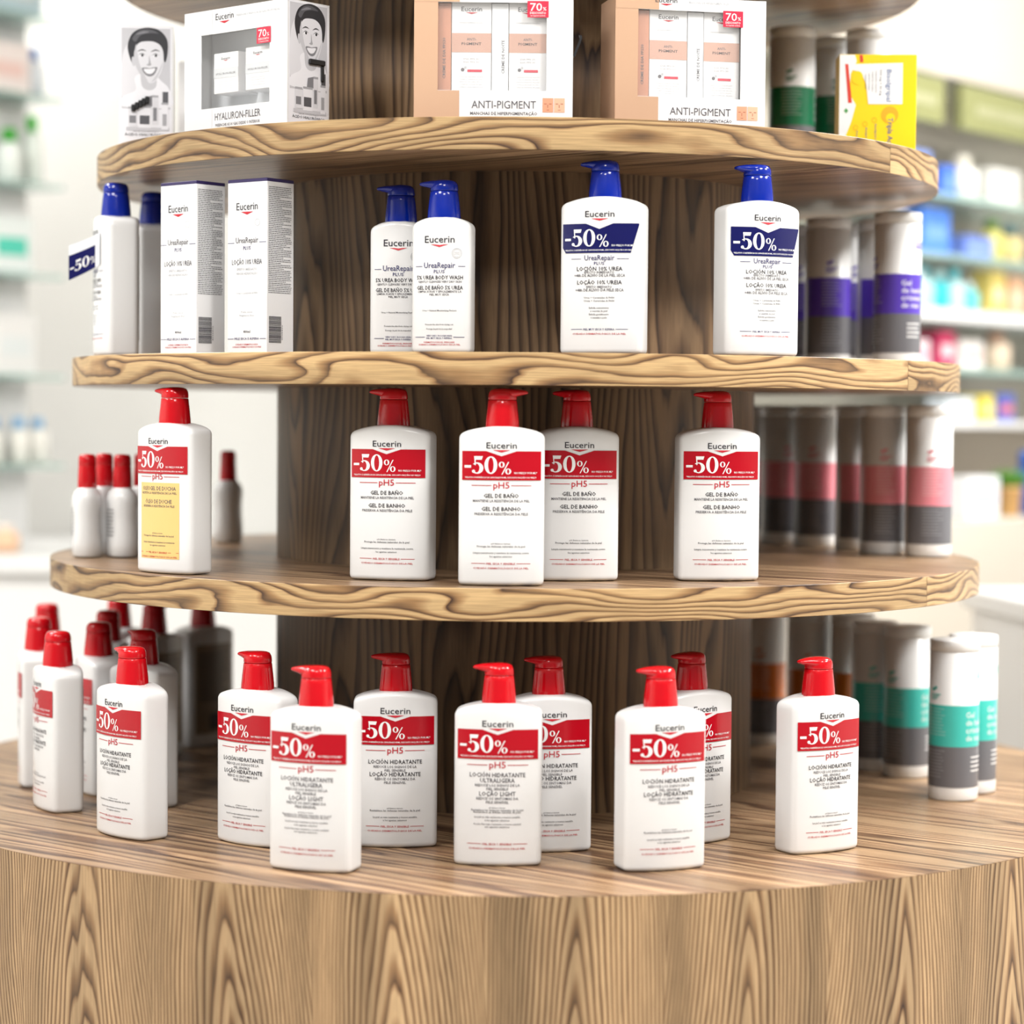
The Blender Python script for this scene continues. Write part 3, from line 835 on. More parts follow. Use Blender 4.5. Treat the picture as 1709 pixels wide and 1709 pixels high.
def portrait(p, w, h):
    """black-and-white advert: smiling face, hair, shoulders and a tray of jars; panel -w/2..w/2 by 0..h"""
    S = lambda pts: [((x - .5) * w, y * h) for x, y in pts]
    p.rect(-w / 2, w / 2, 0, h, 'g6', 0)
    p.poly(S([(0.03, .30), (.97, .30), (.97, .985), (.03, .985)]), 'g4', 1)
    p.blob(S([(.03, .42), (.05, .75), (.22, .86), (.42, .70), (.40, .45), (.2, .35)]), 'g5', 1.5)        # raised arm / shadow behind
    p.blob(S([(.30, .46), (.28, .56), (.40, .60), (.64, .60), (.80, .54), (.95, .47), (.97, .32), (.05, .32), (.06, .40)]), 'g6', 2)  # shoulders
    p.blob(S([(.42, .50), (.42, .64), (.66, .64), (.70, .50), (.56, .46)]), 'g4', 2.5)                    # neck
    p.blob(S([(.17, .76), (.15, .85), (.25, .945), (.48, .99), (.74, .975), (.90, .90), (.92, .80), (.87, .70), (.78, .74), (.32, .76), (.25, .68)]), 'g0', 3)   # hair
    p.blob(S([(.24, .90), (.38, .965), (.58, .975), (.74, .945), (.58, .945), (.40, .925), (.30, .87)]), 'g1', 3.3)
    p.blob(S([(.30, .93), (.44, .96), (.56, .955), (.44, .94)]), 'g2', 3.5)
    p.blob(S([(.235, .74), (.225, .70), (.25, .665), (.29, .67), (.29, .73)]), 'g4', 3.8)                   # ear
    p.blob(S([(.27, .74), (.29, .81), (.37, .86), (.50, .875), (.66, .872), (.78, .84), (.835, .78), (.83, .68), (.77, .595), (.66, .53), (.55, .525), (.42, .575), (.31, .655)]), 'g5', 4)   # face
    p.blob(S([(.27, .74), (.31, .655), (.42, .575), (.54, .527), (.46, .60), (.38, .68), (.33, .78), (.31, .85)]), 'g4', 4.5)   # cheek shade
    p.blob(S([(.60, .53), (.70, .56), (.79, .64), (.82, .70), (.74, .62), (.66, .565)]), 'g4', 4.5)
    for cx in (.42, .68):
        p.blob(S([(cx - .09, .785), (cx, .808), (cx + .09, .792), (cx, .797)]), 'g0', 5, 4)
        p.blob(S([(cx - .065, .752), (cx, .768), (cx + .065, .752), (cx, .742)]), 'g6', 5, 4)
        p.disc((cx + .01 - .5) * w, .755 * h, .026 * w, 'g0', 5.5)
        p.blob(S([(cx - .075, .752), (cx, .774), (cx + .075, .756), (cx, .768)]), 'g0', 5.7, 4)
    p.blob(S([(.56, .755), (.585, .70), (.60, .675), (.55, .668), (.51, .678), (.55, .69)]), 'g3', 5, 4)   # nose
    p.blob(S([(.42, .645), (.50, .652), (.57, .648), (.64, .655), (.72, .655), (.66, .595), (.57, .578), (.48, .595)]), 'g2', 5, 4)  # lips
    p.blob(S([(.455, .638), (.56, .642), (.68, .646), (.63, .608), (.56, .598), (.50, .608)]), 'g6', 6, 4)   # teeth
    # jars and bottle
    for (x0, x1, y0, y1, c1, c2) in ((.16, .34, .15, .30, 'g5', 'g2'), (.36, .60, .14, .31, 'g6', 'g1'), (.62, .74, .17, .40, 'g5', 'g2'), (.80, .93, .13, .34, 'g6', 'g3')):
        p.poly(S([(x0, y0), (x1, y0), (x1, y1), (x0, y1)]), c1, 7)
        p.poly(S([(x0 + .02, y0 + .03), (x1 - .03, y0 + .03), (x1 - .03, y0 + (y1 - y0) * .62), (x0 + .02, y0 + (y1 - y0) * .62)]), c2, 7.5)
        p.poly(S([(x0, y1), (x1, y1), (x1, y1 + .018), (x0, y1 + .018)]), 'g3', 7.5)
    p.poly(S([(.82, .34), (.93, .34), (.93, .45), (.82, .45)]), 'g1', 7)
    p.poly(S([(.45, .31), (.70, .33), (.66, .42), (.48, .40)]), 'g2', 6.8)
    p.poly(S([(.12, .115), (.95, .115), (.95, .145), (.12, .145)]), 'g4', 6.6)
    p.text('ÁCIDO HIALURÓNICO', 0, .072 * h, w * .82, h * .022, 'g1', 7)
    p.text('SÉRUM CONCENTRADO', 0, .105 * h, w * .5, h * .009, 'g3', 7)
    p.text('256%', 0, .012 * h, w * .34, h * .032, 'g1', 7)

def inner_carton(t, x0, x1, z0, z1, yf, style):
    b = MB(); b.box(x0, x1, yf, yf + .040, z0, z1, 0, .0005)
    o = obj('inner_carton', b.mesh('inner_carton', [M['card']]), t)
    p = Print(lambda u, v, l: (u, yf - .0003 - l * .0001, v))
    cx, w, h = (x0 + x1) / 2, x1 - x0, z1 - z0
    if style == 'pig':
        brand(p, z1 - h * .115, w * .52, h * .050, cx)
        p.text('HIPERPIGMENTAÇÃO', cx, z1 - h * .245, w * .64, h * .012, 'plgrey')
        p.rect(x0, x1, z1 - h * .565, z1 - h * .355, 'tan', 0)
        p.text('ANTI-', cx, z1 - h * .435, w * .24, h * .028, 'pgrey'); p.text('PIGMENT', cx, z1 - h * .485, w * .50, h * .030, 'pdark')
        p.text('DIA FPS 30', cx, z1 - h * .645, w * .40, h * .020, 'plgrey'); p.text('DIA FPS 30', cx, z1 - h * .680, w * .40, h * .020, 'plgrey')
        p.disc(cx - w * .22, z1 - h * .755, w * .045, 'pgrey'); p.disc(cx - w * .15, z1 - h * .730, w * .035, 'plgrey', .8)
        p.rect(cx - w * .10, cx + w * .27, z1 - h * .780, z1 - h * .752, 'badge')
        for i in range(5): p.text('reduz as manchas da pele', cx, z1 - h * (.835 + i * .028), w * (.62 - .06 * (i % 2)), h * .011, 'plgrey')
    else:
        brand(p, z1 - h * .17, w * .36, h * .062, cx)
        p.rect(x0, x1, z1 - h * .62, z1 - h * .38, 'lgband', 0)
        p.text('HYALURON-FILLER', cx, z1 - h * .54, w * .80, h * .050, 'pgrey')
        for i in range(4): p.text('cuidado de dia anti-idade', cx, z1 - h * (.72 + i * .06), w * .6, h * .022, 'plgrey')
    obj('carton_print', p.mesh('carton_print'), o)['kind'] = 'stuff'

def gift_box(label, loc, psi, style):
    t = thing('gift_box', label, 'gift box', (loc[0], loc[1], Z1s), R(psi), 'gift boxes on the upper shelf')
    w, d, h = GW / 2, GDp / 2, GH
    cop = style == 'pig'
    X0, X1, V0, V1 = (-.0630, .0600, .0330, .1320) if cop else (-.0600, .0600, .0300, .1180)   # window
    shell = MB()
    th = .0012
    # front panel around the window, side, back, top and bottom panels
    mi_l = 1 if cop else 0
    for (a0, a1, z0, z1, k) in ((-w, X0, 0, h, mi_l), (X1, w, 0, h, 0), (X0, X1, 0, V0, 0), (X0, X1, V1, h, 0)):
        shell.box(a0, a1, -d, -d + th, z0, z1, k)
    shell.box(-w, -w + th, -d + th, d, 0, h, mi_l); shell.box(w - th, w, -d + th, d, 0, h, 0)
    shell.box(-w + th, w - th, d - th, d, 0, h, mi_l)
    shell.box(-w + th, w - th, -d + th, d - th, 0, th, 0); shell.box(-w + th, w - th, -d + th, d - th, h - th, h, 0)
    obj('box_shell', shell.mesh('box_shell', [M['card'], M['gcopper']]), t)
    tr = MB()
    tr.box(-w + .004, w - .004, .006, .0075, .004, h - .004, 0)
    tr.box(-w + .004, w - .004, -d + .003, .006, V0 - .004, V0 - .002, 0)
    obj('tray', tr.mesh('tray', [M['gin']]), t)
    f = MB(); f.box(X0 - .003, X1 + .003, -d + th + .0002, -d + th + .0006, V0 - .003, V1 + .003)
    obj('window_film', f.mesh('window_film', [M['winfilm']]), t)
    p = Print(lambda u, v, l: (u, -d - .0003 - l * .0001, v))
    if cop:
        inner_carton(t, -.0475, -.0025, V0 - .001, V1 + .003, -d + .008, 'pig')
        inner_carton(t, .0175, .0605, V0 - .001, V1 + .003, -d + .008, 'pig')
        q = MB(); q.box(X0 - .002, -.0482, -.0265, -.0250, V0, V1, 0); q.box(-.0018, .0168, -.0265, -.0250, V0, V1, 1)
        obj('divider', q.mesh('divider', [M['gincop'], M['gin']]), t)['kind'] = 'stuff'
        p.rect(-w + .0003, -.0385, .0003, V0 - .0003, 'gcopper', 0); p.rect(-w + .0003, -.0385, V1 + .0003, h - .0003, 'gcopper', 0)
        p.text('ANTI-PIGMENT', .0120, .0130, .073, .0090, 'pgrey', 1, 3)
        p.text('MANCHAS DE HIPERPIGMENTAÇÃO', .0120, .0055, .076, .0036, 'pgrey')
        p.text('REDUZ ATÉ -75%', -.004, .0006, .042, .0032, 'plgrey')
        for i, (x, c) in enumerate(((.0560, 'skin1'), (.0690, 'skin2'))):
            p.rect(x, x + .0120, .0090, .0250, c, 1)
            for e in (.0032, .0088): p.rect(x + e - .0015, x + e + .0015, .0180, .0188, 'skinl', 2)
            p.rect(x + .0045, x + .0075, .0112, .0118, 'skinl', 2); p.rect(x + .0055, x + .0062, .0140, .0175, 'skinl', 2)
        brand(p, h - .0065, .026, .0055, -.030)
        p.text('MANCHAS DE HIPERPIGMENTAÇÃO', .022, h - .0065, .050, .0030, 'plgrey')
        p.text('CREME DE DIA', X0 + .0100, .070, .040, .0030, 'pdark', -270, rot=90) if False else None
        q2 = Print(lambda u, v, l: (u, -.0267 - l * .0001, v))
        q2.text('CREME DE DIA FPS30', -.0545, .070, .046, .0032, 'pgrey', 1, 1, 90); q2.text('CREME DE NOITE', .0125, .072, .038, .0034, 'pgrey', 1, 1, 90)
        obj('divider_print', q2.mesh('divider_print'), t)['kind'] = 'stuff'
    else:
        inner_carton(t, -.0460, -.0030, .0480, .0960, -d + .008, 'hya')
        inner_carton(t, .0100, .0530, .0480, .0980, -d + .008, 'hya')
        p.rect(-w + .0003, -.0400, .0003, V0 - .0005, 'gsilver', 0); p.rect(-w + .0003, -.0400, V1 + .0005, h - .0003, 'gsilver', 0)
        p.text('HYALURON-FILLER', .005, .0150, .080, .0090, 'pgrey', 1, 2)
        p.text('PREENCHE AS RUGAS DESDE O INTERIOR', .005, .0075, .078, .0036, 'pgrey')
        brand(p, h - .0130, .032, .0080, -.018)
        p.text('PREENCHE E REDUZ AS RUGAS PROFUNDAS', .040, h - .0120, .075, .0028, 'plgrey')
    obj('front_print', p.mesh('front_print'), t)['kind'] = 'stuff'
    # discount badge
    bx, bz = (.0380, V1 - .0165) if cop else (.0385, V1 - .0190)
    p = Print(lambda u, v, l: (u, -d - .0006 - l * .0001, v))
    p.rect(bx, bx + .0240, bz, bz + .0185, 'badge', 0)
    s = obj('discount_badge', p.mesh('discount_badge'), t, label='raspberry discount badge')
    p = Print(lambda u, v, l: (u, -d - .0006 - l * .0001, v))
    p.text('70', bx + .0098, bz + .0075, .0135, .0090, 'pwhite', 1.5, 2); p.text('%', bx + .0195, bz + .0078, .0040, .0042, 'pwhite', 1.5)
    p.text('DESCONTO', bx + .012, bz + .0038, .0180, .0026, 'pwhite', 1.5); p.text('na segunda unidade', bx + .012, bz + .0014, .0170, .0014, 'pwhite', 1.5)
    obj('badge_print', p.mesh('badge_print'), s)['kind'] = 'stuff'
    if not cop:
        p = Print(lambda u, v, l: (w + .0002 + l * .00006, u, v))
        portrait(p, GDp - .004, GH - .001)
        obj('portrait_panel', p.mesh('portrait_panel'), t, label='black and white portrait of a smiling woman with cosmetics')['kind'] = 'stuff'
        # black security tag strap
        q = MB()
        if psi > -60: q.box(w + .0006, w + .0040, -.0010, .0250, .0745, .0810, 0, .001); q.box(w + .0006, w + .0030, .0190, .0240, .0560, .0745, 0, .001)
        else:
            for i in range(5):
                q.box(w + .0006, w + .0045, -.0180 + i * .0042, -.0128 + i * .0042, .0400 + i * .0026, .0490 + i * .0026, 0, .001)
        M.setdefault('tag', mat('black_tag', (.012, .012, .014), .3))
        obj('security_tag', q.mesh('security_tag', [M['tag']]), t, label='black security tag')
    return t
def by_corner(cx, cy, psi, sx, sy):
    c, s = math.cos(R(psi)), math.sin(R(psi)); x, y = sx * GW / 2, sy * GDp / 2
    return (cx - (x * c - y * s), cy - (x * s + y * c))
gift_box('white and silver gift box with portrait side, two small cartons in its window', by_corner(-.2685, -.462, -41, 1, -1), -41, 'hya')
gift_box('silver gift box turned so only its portrait side faces us, far left', by_corner(-.4985, -.262, -82, 1, -1), -82, 'hya')
gb = gift_box('copper and white anti-pigment gift box facing straight ahead', (-.029, -.495), 1.0, 'pig')
q = MB()
q.loft([[(GW / 2 + .0002 + dx, -.020 + dy, z) for dx, dy in ((a, -.003), (a + .0028, -.003), (a + .0028, .003), (a, .003))] for a, z in ((.0, .074), (.0030, .082), (.0062, .090), (.0078, .095), (.0070, .098))], 0, True, True)
obj('security_tag', q.mesh('security_tag', [M['tag']]), gb, label='black security tag')
gift_box('copper and white anti-pigment gift box turned right, beside the green tubes', by_corner(.1105, -.500, 12, -1, -1), 12, 'pig')
gift_box('copper gift box in shade, a sliver between the two portrait boxes', (-.405, .115), 250, 'pig')

# yellow medicine carton standing on end
M['yel'] = mat('yellow_card', srgb(250, 212, 8), 0.35)
M['yorange'] = mat('orange_print', srgb(246, 170, 20), 0.4)
M['ygreen'] = mat('green_print', srgb(70, 170, 80), 0.4)
M['yred'] = mat('red_card_print', srgb(214, 60, 40), 0.4)
M['yblue'] = mat('blue_print', srgb(50, 90, 150), 0.4)
YW, YD, YH = .097, .045, .1215
t = thing('medicine_carton', 'yellow cold medicine carton standing on end at the right of the upper shelf', 'carton', (.4520, -.2150, Z1s), R(-1.5))
b = MB(); b.box(-YW / 2, YW / 2, -YD / 2, YD / 2, 0, YH, 0, .0006)
obj('carton_body', b.mesh('carton_body', [M['yel']]), t)
p = Print(lambda u, v, l: (u - YW / 2, -YD / 2 - .0003 - l * .0001, v))
w, h = YW, YH
Q = lambda pts: [(x * w, y * h) for x, y in pts]
p.poly(Q([(.005, .995), (.20, .995), (.225, .93), (.15, .80), (.13, .60), (.22, .48), (.16, .30), (.02, .02), (.005, .02)]), 'pwhite', 1)
p.poly(Q([(.075, .90), (.115, .90), (.17, .50), (.12, .50)]), 'yred', 2)
p.poly(Q([(.26, .995), (.30, .995), (.31, .92), (.27, .92)]), 'yred', 2)
p.poly(Q([(.20, .90), (.82, .915), (.82, .49), (.38, .49), (.35, .70), (.28, .82), (.16, .84)]), 'pwhite', 1.5)
p.disc(.235 * w, .76 * h, .075 * w, 'yel', 2.0, 20, .07 * h)
p.text('Bisolgripal', .615 * w, .68 * h, .040, .0062, 'yblue', 3, 2, -90)
p.text('500 mg + 30 mg', .525 * w, .71 * h, .032, .0026, 'pgrey', 3, 1, -90)
for i in range(4): p.text('comprimidos revestidos', (.47 - i * .045) * w, .72 * h, .028 - .003 * i, .0018, 'pgrey', 3, 1, -90)
p.disc(.66 * w, .38 * h, .11 * w, 'yorange', 1, 22)
p.disc(.67 * w, .35 * h, .06 * w, 'yel', 1.3, 22)
p.text('Tripla Ação', .635 * w, .185 * h, .040, .0068, 'yblue', 3, 2, -90)
for i, (x, t_) in enumerate(((.22, 'Descongestionante'), (.34, 'Antipirético'), (.46, 'Analgésico'))):
    p.ring(x * w, (.245 + i * .04) * h, .0032, .0032, .0025, .0025, 'yorange', 2)
    p.text(t_, (x + .01) * w, (.115 + i * .04) * h, .024, .0022, 'yblue', 3, 1, -90)
p.rect(.085 * w, .105 * w, .395 * h, .445 * h, 'ygreen', 3); p.rect(.07 * w, .12 * w, .41 * h, .43 * h, 'ygreen', 3)
obj('front_print', p.mesh('front_print'), t)['kind'] = 'stuff'

# ------------------------------------------------------------------ the room
M['wallm'] = mat('painted_wall', srgb(226, 225, 220), 0.7, 0.3)
M['ceilm'] = mat('ceiling_paint', srgb(240, 238, 232), 0.8, 0.2)
M['floorm'] = mat('pale_floor', srgb(214, 208, 198), 0.35, 0.4)
M['cream'] = mat('cream_panel', srgb(212, 203, 189), 0.6, 0.3)
M['counter'] = mat('white_counter', (0.86, 0.86, 0.85), 0.35, 0.4)
M['diffuser'] = mat('light_diffuser', (0.9, 0.9, 0.9), 0.5, emit=((1, .98, .95), 6.0))
M['frame'] = mat('light_frame', (0.8, 0.8, 0.8), 0.4)
glass = mat('shelf_glass', srgb(196, 232, 222), 0.05, 0.5, alpha=0.45); M['glass'] = glass
def slab(name, x0, x1, y0, y1, z0, z1, m_):
    b = MB(); b.box(x0, x1, y0, y1, z0, z1)
    return structure(name, b.mesh(name, [M[m_]]))
XL, XR, YB, YF = -3.4, 4.6, 3.5, -5.2
slab('floor', -14, 14, -22, YB, -.05, 0, 'floorm')  # extended past the walls and open front to block daylight from below
slab('wall_back', XL - .1, XR + .1, YB, YB + .1, 0, CEIL, 'wallm')
slab('wall_left', XL - .1, XL, YF, YB, 0, CEIL, 'wallm')
slab('wall_right', XR, XR + .1, YF, YB, 0, CEIL, 'wallm')
slab('ceiling', XL - .1, XR + .1, YF, YB + .1, CEIL, CEIL + .08, 'ceilm')
ceil_o = bpy.data.objects['ceiling']
for (x, y, p_) in PANELS:
    b = MB()
    for q in ((-.31, .31, -.31, -.29), (-.31, .31, .29, .31), (-.31, -.29, -.29, .29), (.29, .31, -.29, .29)): b.box(*q, 0, .03)
    fr = obj('light_panel', b.mesh('light_panel', [M['frame']]), ceil_o, (x, y, CEIL - .03))
    b = MB(); b.box(-.29, .29, -.29, .29, .012, .03)
    obj('diffuser', b.mesh('diffuser', [M['diffuser']]), fr)

# partition wall behind the left of the stand
slab('wall_partition', -3.3, .35, 2.45, 2.53, 0, CEIL - .002, 'wallm')

# ---- left: glass shelving on a bright panel, white counter below
LA = math.atan2(.81, .58)
LO = (-.985, 1.92)
lt = thing('glass_shelving', 'glass shelving on a white panel at the left, blurred in the distance', 'shelving', (LO[0], LO[1], 0), LA)
b = MB(); b.box(-1.3, -.002, .115, .14, 1.06, 2.6, 0, .002)
obj('back_panel', b.mesh('back_panel', [M['counter']]), lt)
LZ = [EYE + z for z in (.845, .676, .487, .293, .075, -.118)]
for z in LZ:
    b = MB(); b.box(-1.3, 0, 0, .114, z - .010, z, 0, .001)
    obj('glass_shelf', b.mesh('glass_shelf', [glass]), lt)
lc = thing('counter', 'white counter cabinet below the glass shelving', 'counter', (LO[0] - .12, LO[1] + .10, 0), 0)
b = MB(); b.box(-1.2, 1.05, -.32, .42, .06, 1.005, 0, .003)
obj('cabinet', b.mesh('cabinet', [M['counter']]), lc)
b = MB(); b.box(-1.22, 1.07, -.34, .42, 1.005, 1.045, 0, .004)
obj('worktop', b.mesh('worktop', [M['counter']]), lc)
b = MB(); b.box(-1.18, 1.03, -.29, .42, 0, .06)
obj('plinth', b.mesh('plinth', [M['frame']]), lc)

def world_on(o, rz, lx, ly):
    c, s = math.cos(rz), math.sin(rz)
    return (o[0] + lx * c - ly * s, o[1] + lx * s + ly * c)

MC = {}
def cm(rgb):
    k = tuple(rgb)
    if k not in MC: MC[k] = mat('pack_%d_%d_%d' % k, srgb(*k), .4)
    return MC[k]
def pack_carton(label, pos, rz, w, d, h, col, band, group):
    t = thing('product_carton', label, 'carton', pos, rz, group)
    b = MB(); b.box(-w / 2, w / 2, -d / 2, d / 2, 0, h, 0, .0015)
    obj('carton_body', b.mesh('carton_body', [cm(col)]), t)
    b = MB(); b.box(-w * .36, w * .36, -d / 2 - .0006, -d / 2, h * .30, h * .62)
    obj('label_panel', b.mesh('label_panel', [cm(band)]), t)
def pack_bottle(label, pos, rz, w, h, col, cap, group):
    t = thing('product_bottle', label, 'bottle', pos, rz, group)
    r = w / 2
    b = MB(); b.lathe([(r * .86, 0), (r, h * .02), (r, h * .60), (r * .92, h * .68), (r * .50, h * .74), (r * .42, h * .77)], 20)
    obj('body', b.mesh('body', [cm(col)], True), t)
    b = MB(); b.lathe([(r * .55, h * .765), (r * .55, h * .98), (r * .48, h), (r * .02, h)], 20)
    obj('cap', b.mesh('cap', [cm(cap)], True), t)

LRZ = LA
def L(lx, k): x, y = world_on(LO, LA, lx, .055); return (x, y, (LZ[k] if k >= 0 else 1.045) + .0005)
GL = 'blurred products on the left glass shelves'
pack_carton('pale pink carton on the second glass shelf', L(-.150, 1), LRZ, .15, .06, .105, (252, 240, 236), (248, 214, 206), GL)
pack_bottle('clear white bottle with bright blue cap on the second glass shelf', L(-.045, 1), LRZ, .055, .105, (236, 242, 248), (0, 120, 210), GL)
pack_carton('grey-blue carton on the top glass shelf', L(-.12, 0), LRZ, .16, .06, .10, (190, 212, 220), (228, 238, 240), GL)
pack_bottle('white tube with green cap on the third glass shelf, left of another', L(-.110, 2), LRZ, .060, .115, (240, 246, 240), (60, 180, 50), GL)
pack_bottle('taller white bottle with green cap at the end of the third glass shelf', L(-.045, 2), LRZ, .045, .150, (238, 246, 238), (70, 200, 60), GL)
pack_carton('white carton with mint panel on the fourth glass shelf', L(-.13, 3), LRZ, .12, .06, .12, (240, 248, 246), (90, 215, 190), GL)
pack_carton('plain white carton on the fifth glass shelf', L(-.12, 4), LRZ, .12, .06, .13, (240, 240, 238), (232, 238, 238), GL)
pack_bottle('white bottle with pale blue cap on the lowest glass shelf, left of three', L(-.160, 5), LRZ, .050, .100, (250, 248, 240), (140, 190, 235), GL)
pack_bottle('white bottle with pale blue cap on the lowest glass shelf, middle of three', L(-.085, 5), LRZ, .050, .100, (250, 248, 240), (150, 200, 240), GL)
pack_bottle('white bottle with pale blue cap on the lowest glass shelf, right of three', L(-.030, 5), LRZ, .050, .100, (250, 248, 240), (150, 200, 240), GL)
pack_bottle('small peach jar on the white counter at the left edge', (-1.085, 1.78, 1.0455), 0, .06, .06, (250, 206, 170), (255, 240, 225), GL)

# ---- right: wall unit with sign boards, shelves of products
RA = math.atan2(.78, .62)
RO = (.856, 1.70)
ru = thing('wall_shelving', 'white wall shelving full of colourful products at the right, out of focus', 'shelving', (RO[0], RO[1], 0), RA)
b = MB(); b.box(-.45, 1.6, .20, .24, 1.13, CEIL - .01)
obj('back_panel', b.mesh('back_panel', [M['cream']]), ru)
b = MB(); b.box(-.45, 1.6, .02, .20, EYE + .72, CEIL - .01)
obj('bulkhead', b.mesh('bulkhead', [M['cream']]), ru)
RZ_ = [EYE + z for z in (.470, .345, .228, .105, -.010)]
for i, z in enumerate(RZ_):
    b = MB(); b.box(-.45, 1.6, -.01, .199, z - (.026 if i == 2 else .014), z, 0, .001)
    obj('shelf_board', b.mesh('shelf_board', [M['counter'] if i in (2, 4) else glass]), ru)
b = MB(); b.box(-.45, 1.6, -.12, .24, .0, EYE - .215, 0, .002)
obj('base_cabinet', b.mesh('base_cabinet', [M['cream']]), ru)
M['sign'] = mat('olive_sign', srgb(146, 148, 98), 0.5)
M['signt'] = mat('sign_pale', srgb(186, 186, 146), 0.5)
for (x0, x1, lab) in ((-.30, .055, 'left olive green header sign above the wall shelving'), (.135, .80, 'right olive green header sign above the wall shelving')):
    t = thing('header_sign', lab, 'sign', (RO[0], RO[1], 0), RA, 'olive header signs')
    b = MB(); b.box(x0, x1, -.005, .018, EYE + .612, EYE + .705, 0, .001)
    obj('sign_board', b.mesh('sign_board', [M['sign']]), t)
    p = Print(lambda u, v, l: (u, -.006 - l * .0005, v))
    x = x0 + .06
    while x < x1 - .05:
        ln = .010 + .012 * random.random(); p.rect(x, x + ln, EYE + .645, EYE + .668, 'signt'); x += ln + .006
    obj('sign_print', p.mesh('sign_print'), t)['kind'] = 'stuff'
rc = thing('shop_counter', 'white shop counter in front of the right wall shelving', 'counter', (1.30, 1.20, 0), R(8))
b = MB(); b.box(-.40, 1.6, -.30, .16, .06, .985, 0, .003)
obj('cabinet', b.mesh('cabinet', [M['counter']]), rc)
b = MB(); b.box(-.42, 1.62, -.32, .17, .985, 1.022, 0, .004)
obj('worktop', b.mesh('worktop', [M['counter']]), rc)
b = MB(); b.box(-.38, 1.58, -.27, .15, 0, .06)
obj('plinth', b.mesh('plinth', [M['frame']]), rc)

GR = 'blurred products on the right wall shelves'
pack_carton('lilac blue carton on the top right shelf, beside the yellow carton', (0.822, 1.761, EYE + 0.4705), RA, 0.099, .055, 0.089, (140, 165, 235), (190, 205, 245), GR)
pack_carton('mid blue carton on the top right shelf', (0.905, 1.866, EYE + 0.4705), RA, 0.066, .055, 0.067, (80, 125, 225), (120, 160, 235), GR)
pack_bottle('tall cream bottle on the top right shelf', (0.969, 1.947, EYE + 0.4705), RA, 0.075, 0.099, (250, 248, 240), (250, 245, 230), GR)
pack_carton('pale grey carton on the top right shelf', (1.066, 2.068, EYE + 0.4705), RA, 0.147, .055, 0.081, (236, 234, 228), (225, 225, 220), GR)
pack_bottle('light blue bottle with white cap on the second right shelf', (0.802, 1.737, EYE + 0.3455), RA, 0.050, 0.088, (150, 180, 245), (250, 240, 250), GR)
pack_carton('bright blue carton on the second right shelf', (0.870, 1.822, EYE + 0.3455), RA, 0.124, .055, 0.098, (86, 140, 236), (120, 165, 240), GR)
pack_carton('low blue carton on the second right shelf', (0.992, 1.975, EYE + 0.3455), RA, 0.127, .055, 0.050, (120, 145, 225), (150, 175, 235), GR)
pack_bottle('yellow bottle with green cap on the second right shelf', (1.060, 2.061, EYE + 0.3455), RA, 0.056, 0.097, (236, 226, 130), (120, 160, 90), GR)
pack_bottle('amber bottle on the second right shelf at the frame edge', (1.113, 2.128, EYE + 0.3455), RA, 0.063, 0.085, (240, 215, 150), (90, 130, 140), GR)
pack_carton('white carton on the third right shelf', (0.809, 1.745, EYE + 0.2285), RA, 0.080, .055, 0.078, (250, 248, 246), (240, 225, 225), GR)
pack_bottle('pale aqua bottle on the third right shelf', (0.863, 1.813, EYE + 0.2285), RA, 0.055, 0.092, (190, 232, 232), (120, 190, 200), GR)
pack_bottle('bright turquoise bottle on the third right shelf', (0.908, 1.870, EYE + 0.2285), RA, 0.052, 0.086, (60, 205, 215), (200, 240, 240), GR)
pack_bottle('white bottle with turquoise cap on the third right shelf', (0.951, 1.924, EYE + 0.2285), RA, 0.049, 0.092, (215, 245, 245), (110, 215, 225), GR)
pack_bottle('short turquoise bottle on the third right shelf', (0.993, 1.977, EYE + 0.2285), RA, 0.050, 0.069, (110, 220, 225), (230, 245, 245), GR)
pack_carton('yellow carton on the third right shelf', (1.051, 2.049, EYE + 0.2285), RA, 0.065, .055, 0.097, (240, 215, 120), (245, 235, 190), GR)
pack_carton('peach carton on the third right shelf at the frame edge', (1.110, 2.124, EYE + 0.2285), RA, 0.078, .055, 0.090, (240, 190, 150), (245, 220, 190), GR)
pack_carton('pale pink carton on the fourth right shelf', (0.822, 1.762, EYE + 0.1055), RA, 0.117, .055, 0.058, (252, 226, 232), (245, 160, 180), GR)
pack_carton('raspberry carton on the fourth right shelf', (0.906, 1.868, EYE + 0.1055), RA, 0.070, .055, 0.080, (222, 60, 110), (250, 225, 230), GR)
pack_carton('white and pink carton on the fourth right shelf', (0.977, 1.957, EYE + 0.1055), RA, 0.107, .055, 0.063, (252, 244, 240), (245, 200, 195), GR)
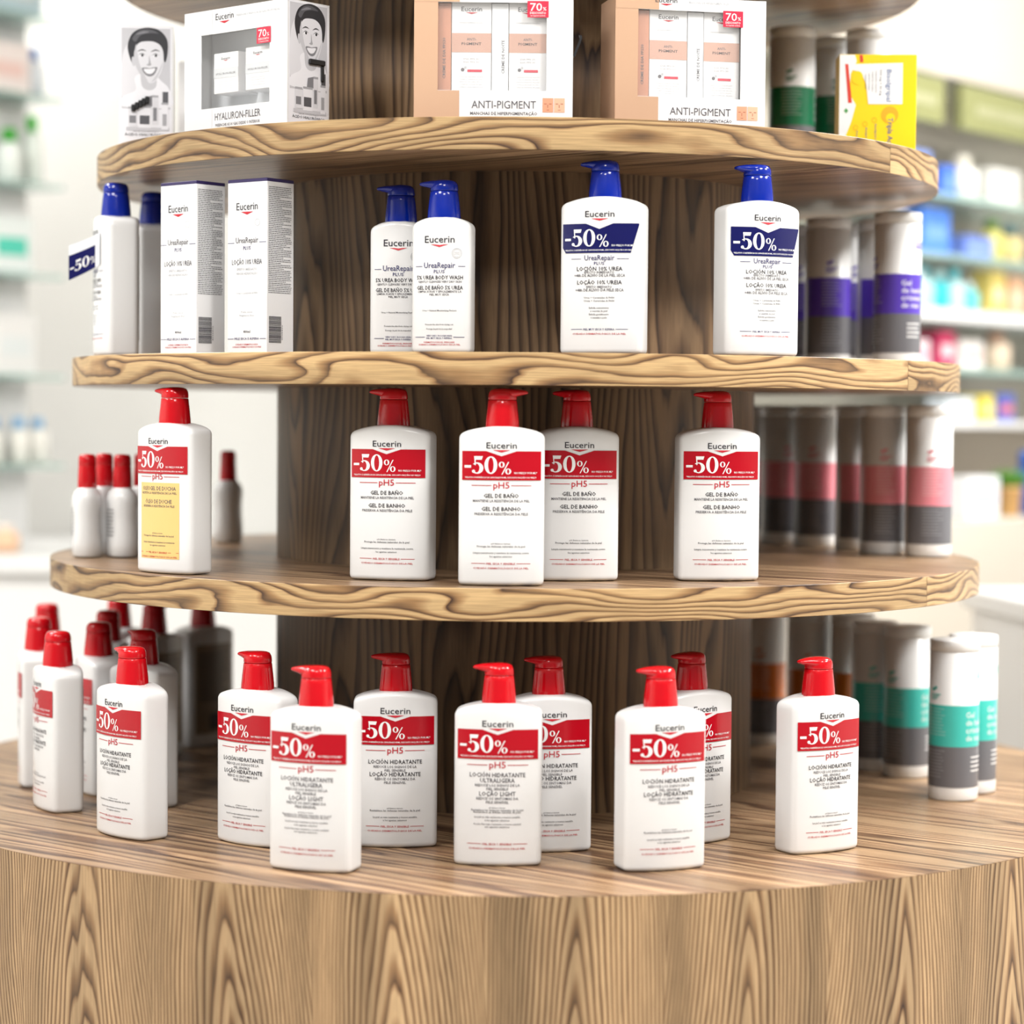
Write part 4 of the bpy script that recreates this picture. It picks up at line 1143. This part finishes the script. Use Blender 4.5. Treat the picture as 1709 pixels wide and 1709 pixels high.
pack_bottle('peach bottle on the fourth right shelf', (1.076, 2.081, EYE + 0.1055), RA, 0.071, 0.086, (250, 226, 200), (240, 190, 160), GR)
pack_carton('white carton with blue panel on the fifth right shelf', (0.948, 1.920, EYE + -0.0095), RA, 0.120, .055, 0.052, (236, 242, 248), (170, 200, 235), GR)
pack_carton('small yellow carton on the fifth right shelf', (1.025, 2.017, EYE + -0.0095), RA, 0.065, .055, 0.059, (248, 226, 90), (250, 240, 170), GR)
pack_carton('blue and red carton on the fifth right shelf', (1.082, 2.088, EYE + -0.0095), RA, 0.072, .055, 0.062, (90, 110, 205), (230, 120, 100), GR)
pack_carton('white carton with faint blue mark standing on the right base cabinet', (0.972, 1.782, EYE + -0.2145), RA, 0.143, .055, 0.088, (246, 248, 252), (190, 212, 240), GR)
pack_bottle('dark blue bottle standing right of the potted plant', (1.133, 1.984, EYE + -0.2145), RA, 0.067, 0.139, (60, 100, 190), (30, 110, 215), GR)
t = thing('potted_plant', 'small green plant in a tan pot on the right base cabinet', 'plant', (1.074, 1.894, EYE - .2145))
b = MB(); b.lathe([(.020, 0), (.022, .002), (.028, .055), (.030, .056), (.030, .064), (.026, .064), (.025, .058), (.001, .057)], 24)
obj('pot', b.mesh('pot', [cm((226, 178, 112))], True), t)
b = MB(); rnd = random.Random(3)
for i in range(70):
    a, e, ln = rnd.random() * 6.283, .35 + .95 * rnd.random(), .035 + .025 * rnd.random()
    dx, dy = math.cos(a), math.sin(a); cx, cy, cz = .010 * dx, .010 * dy, .060
    px, py = -dy * .006, dx * .006
    mx, my, mz = cx + dx * ln * .5 * math.cos(e), cy + dy * ln * .5 * math.cos(e), cz + ln * .6 * math.sin(e)
    ex, ey, ez = cx + dx * ln * math.cos(e), cy + dy * ln * math.cos(e), cz + ln * .85 * math.sin(e)
    b.quad([(cx, cy, cz), (mx + px, my + py, mz), (ex, ey, ez), (mx - px, my - py, mz)])
obj('foliage', b.mesh('foliage', [cm((104, 168, 60))]), t)['kind'] = 'stuff'
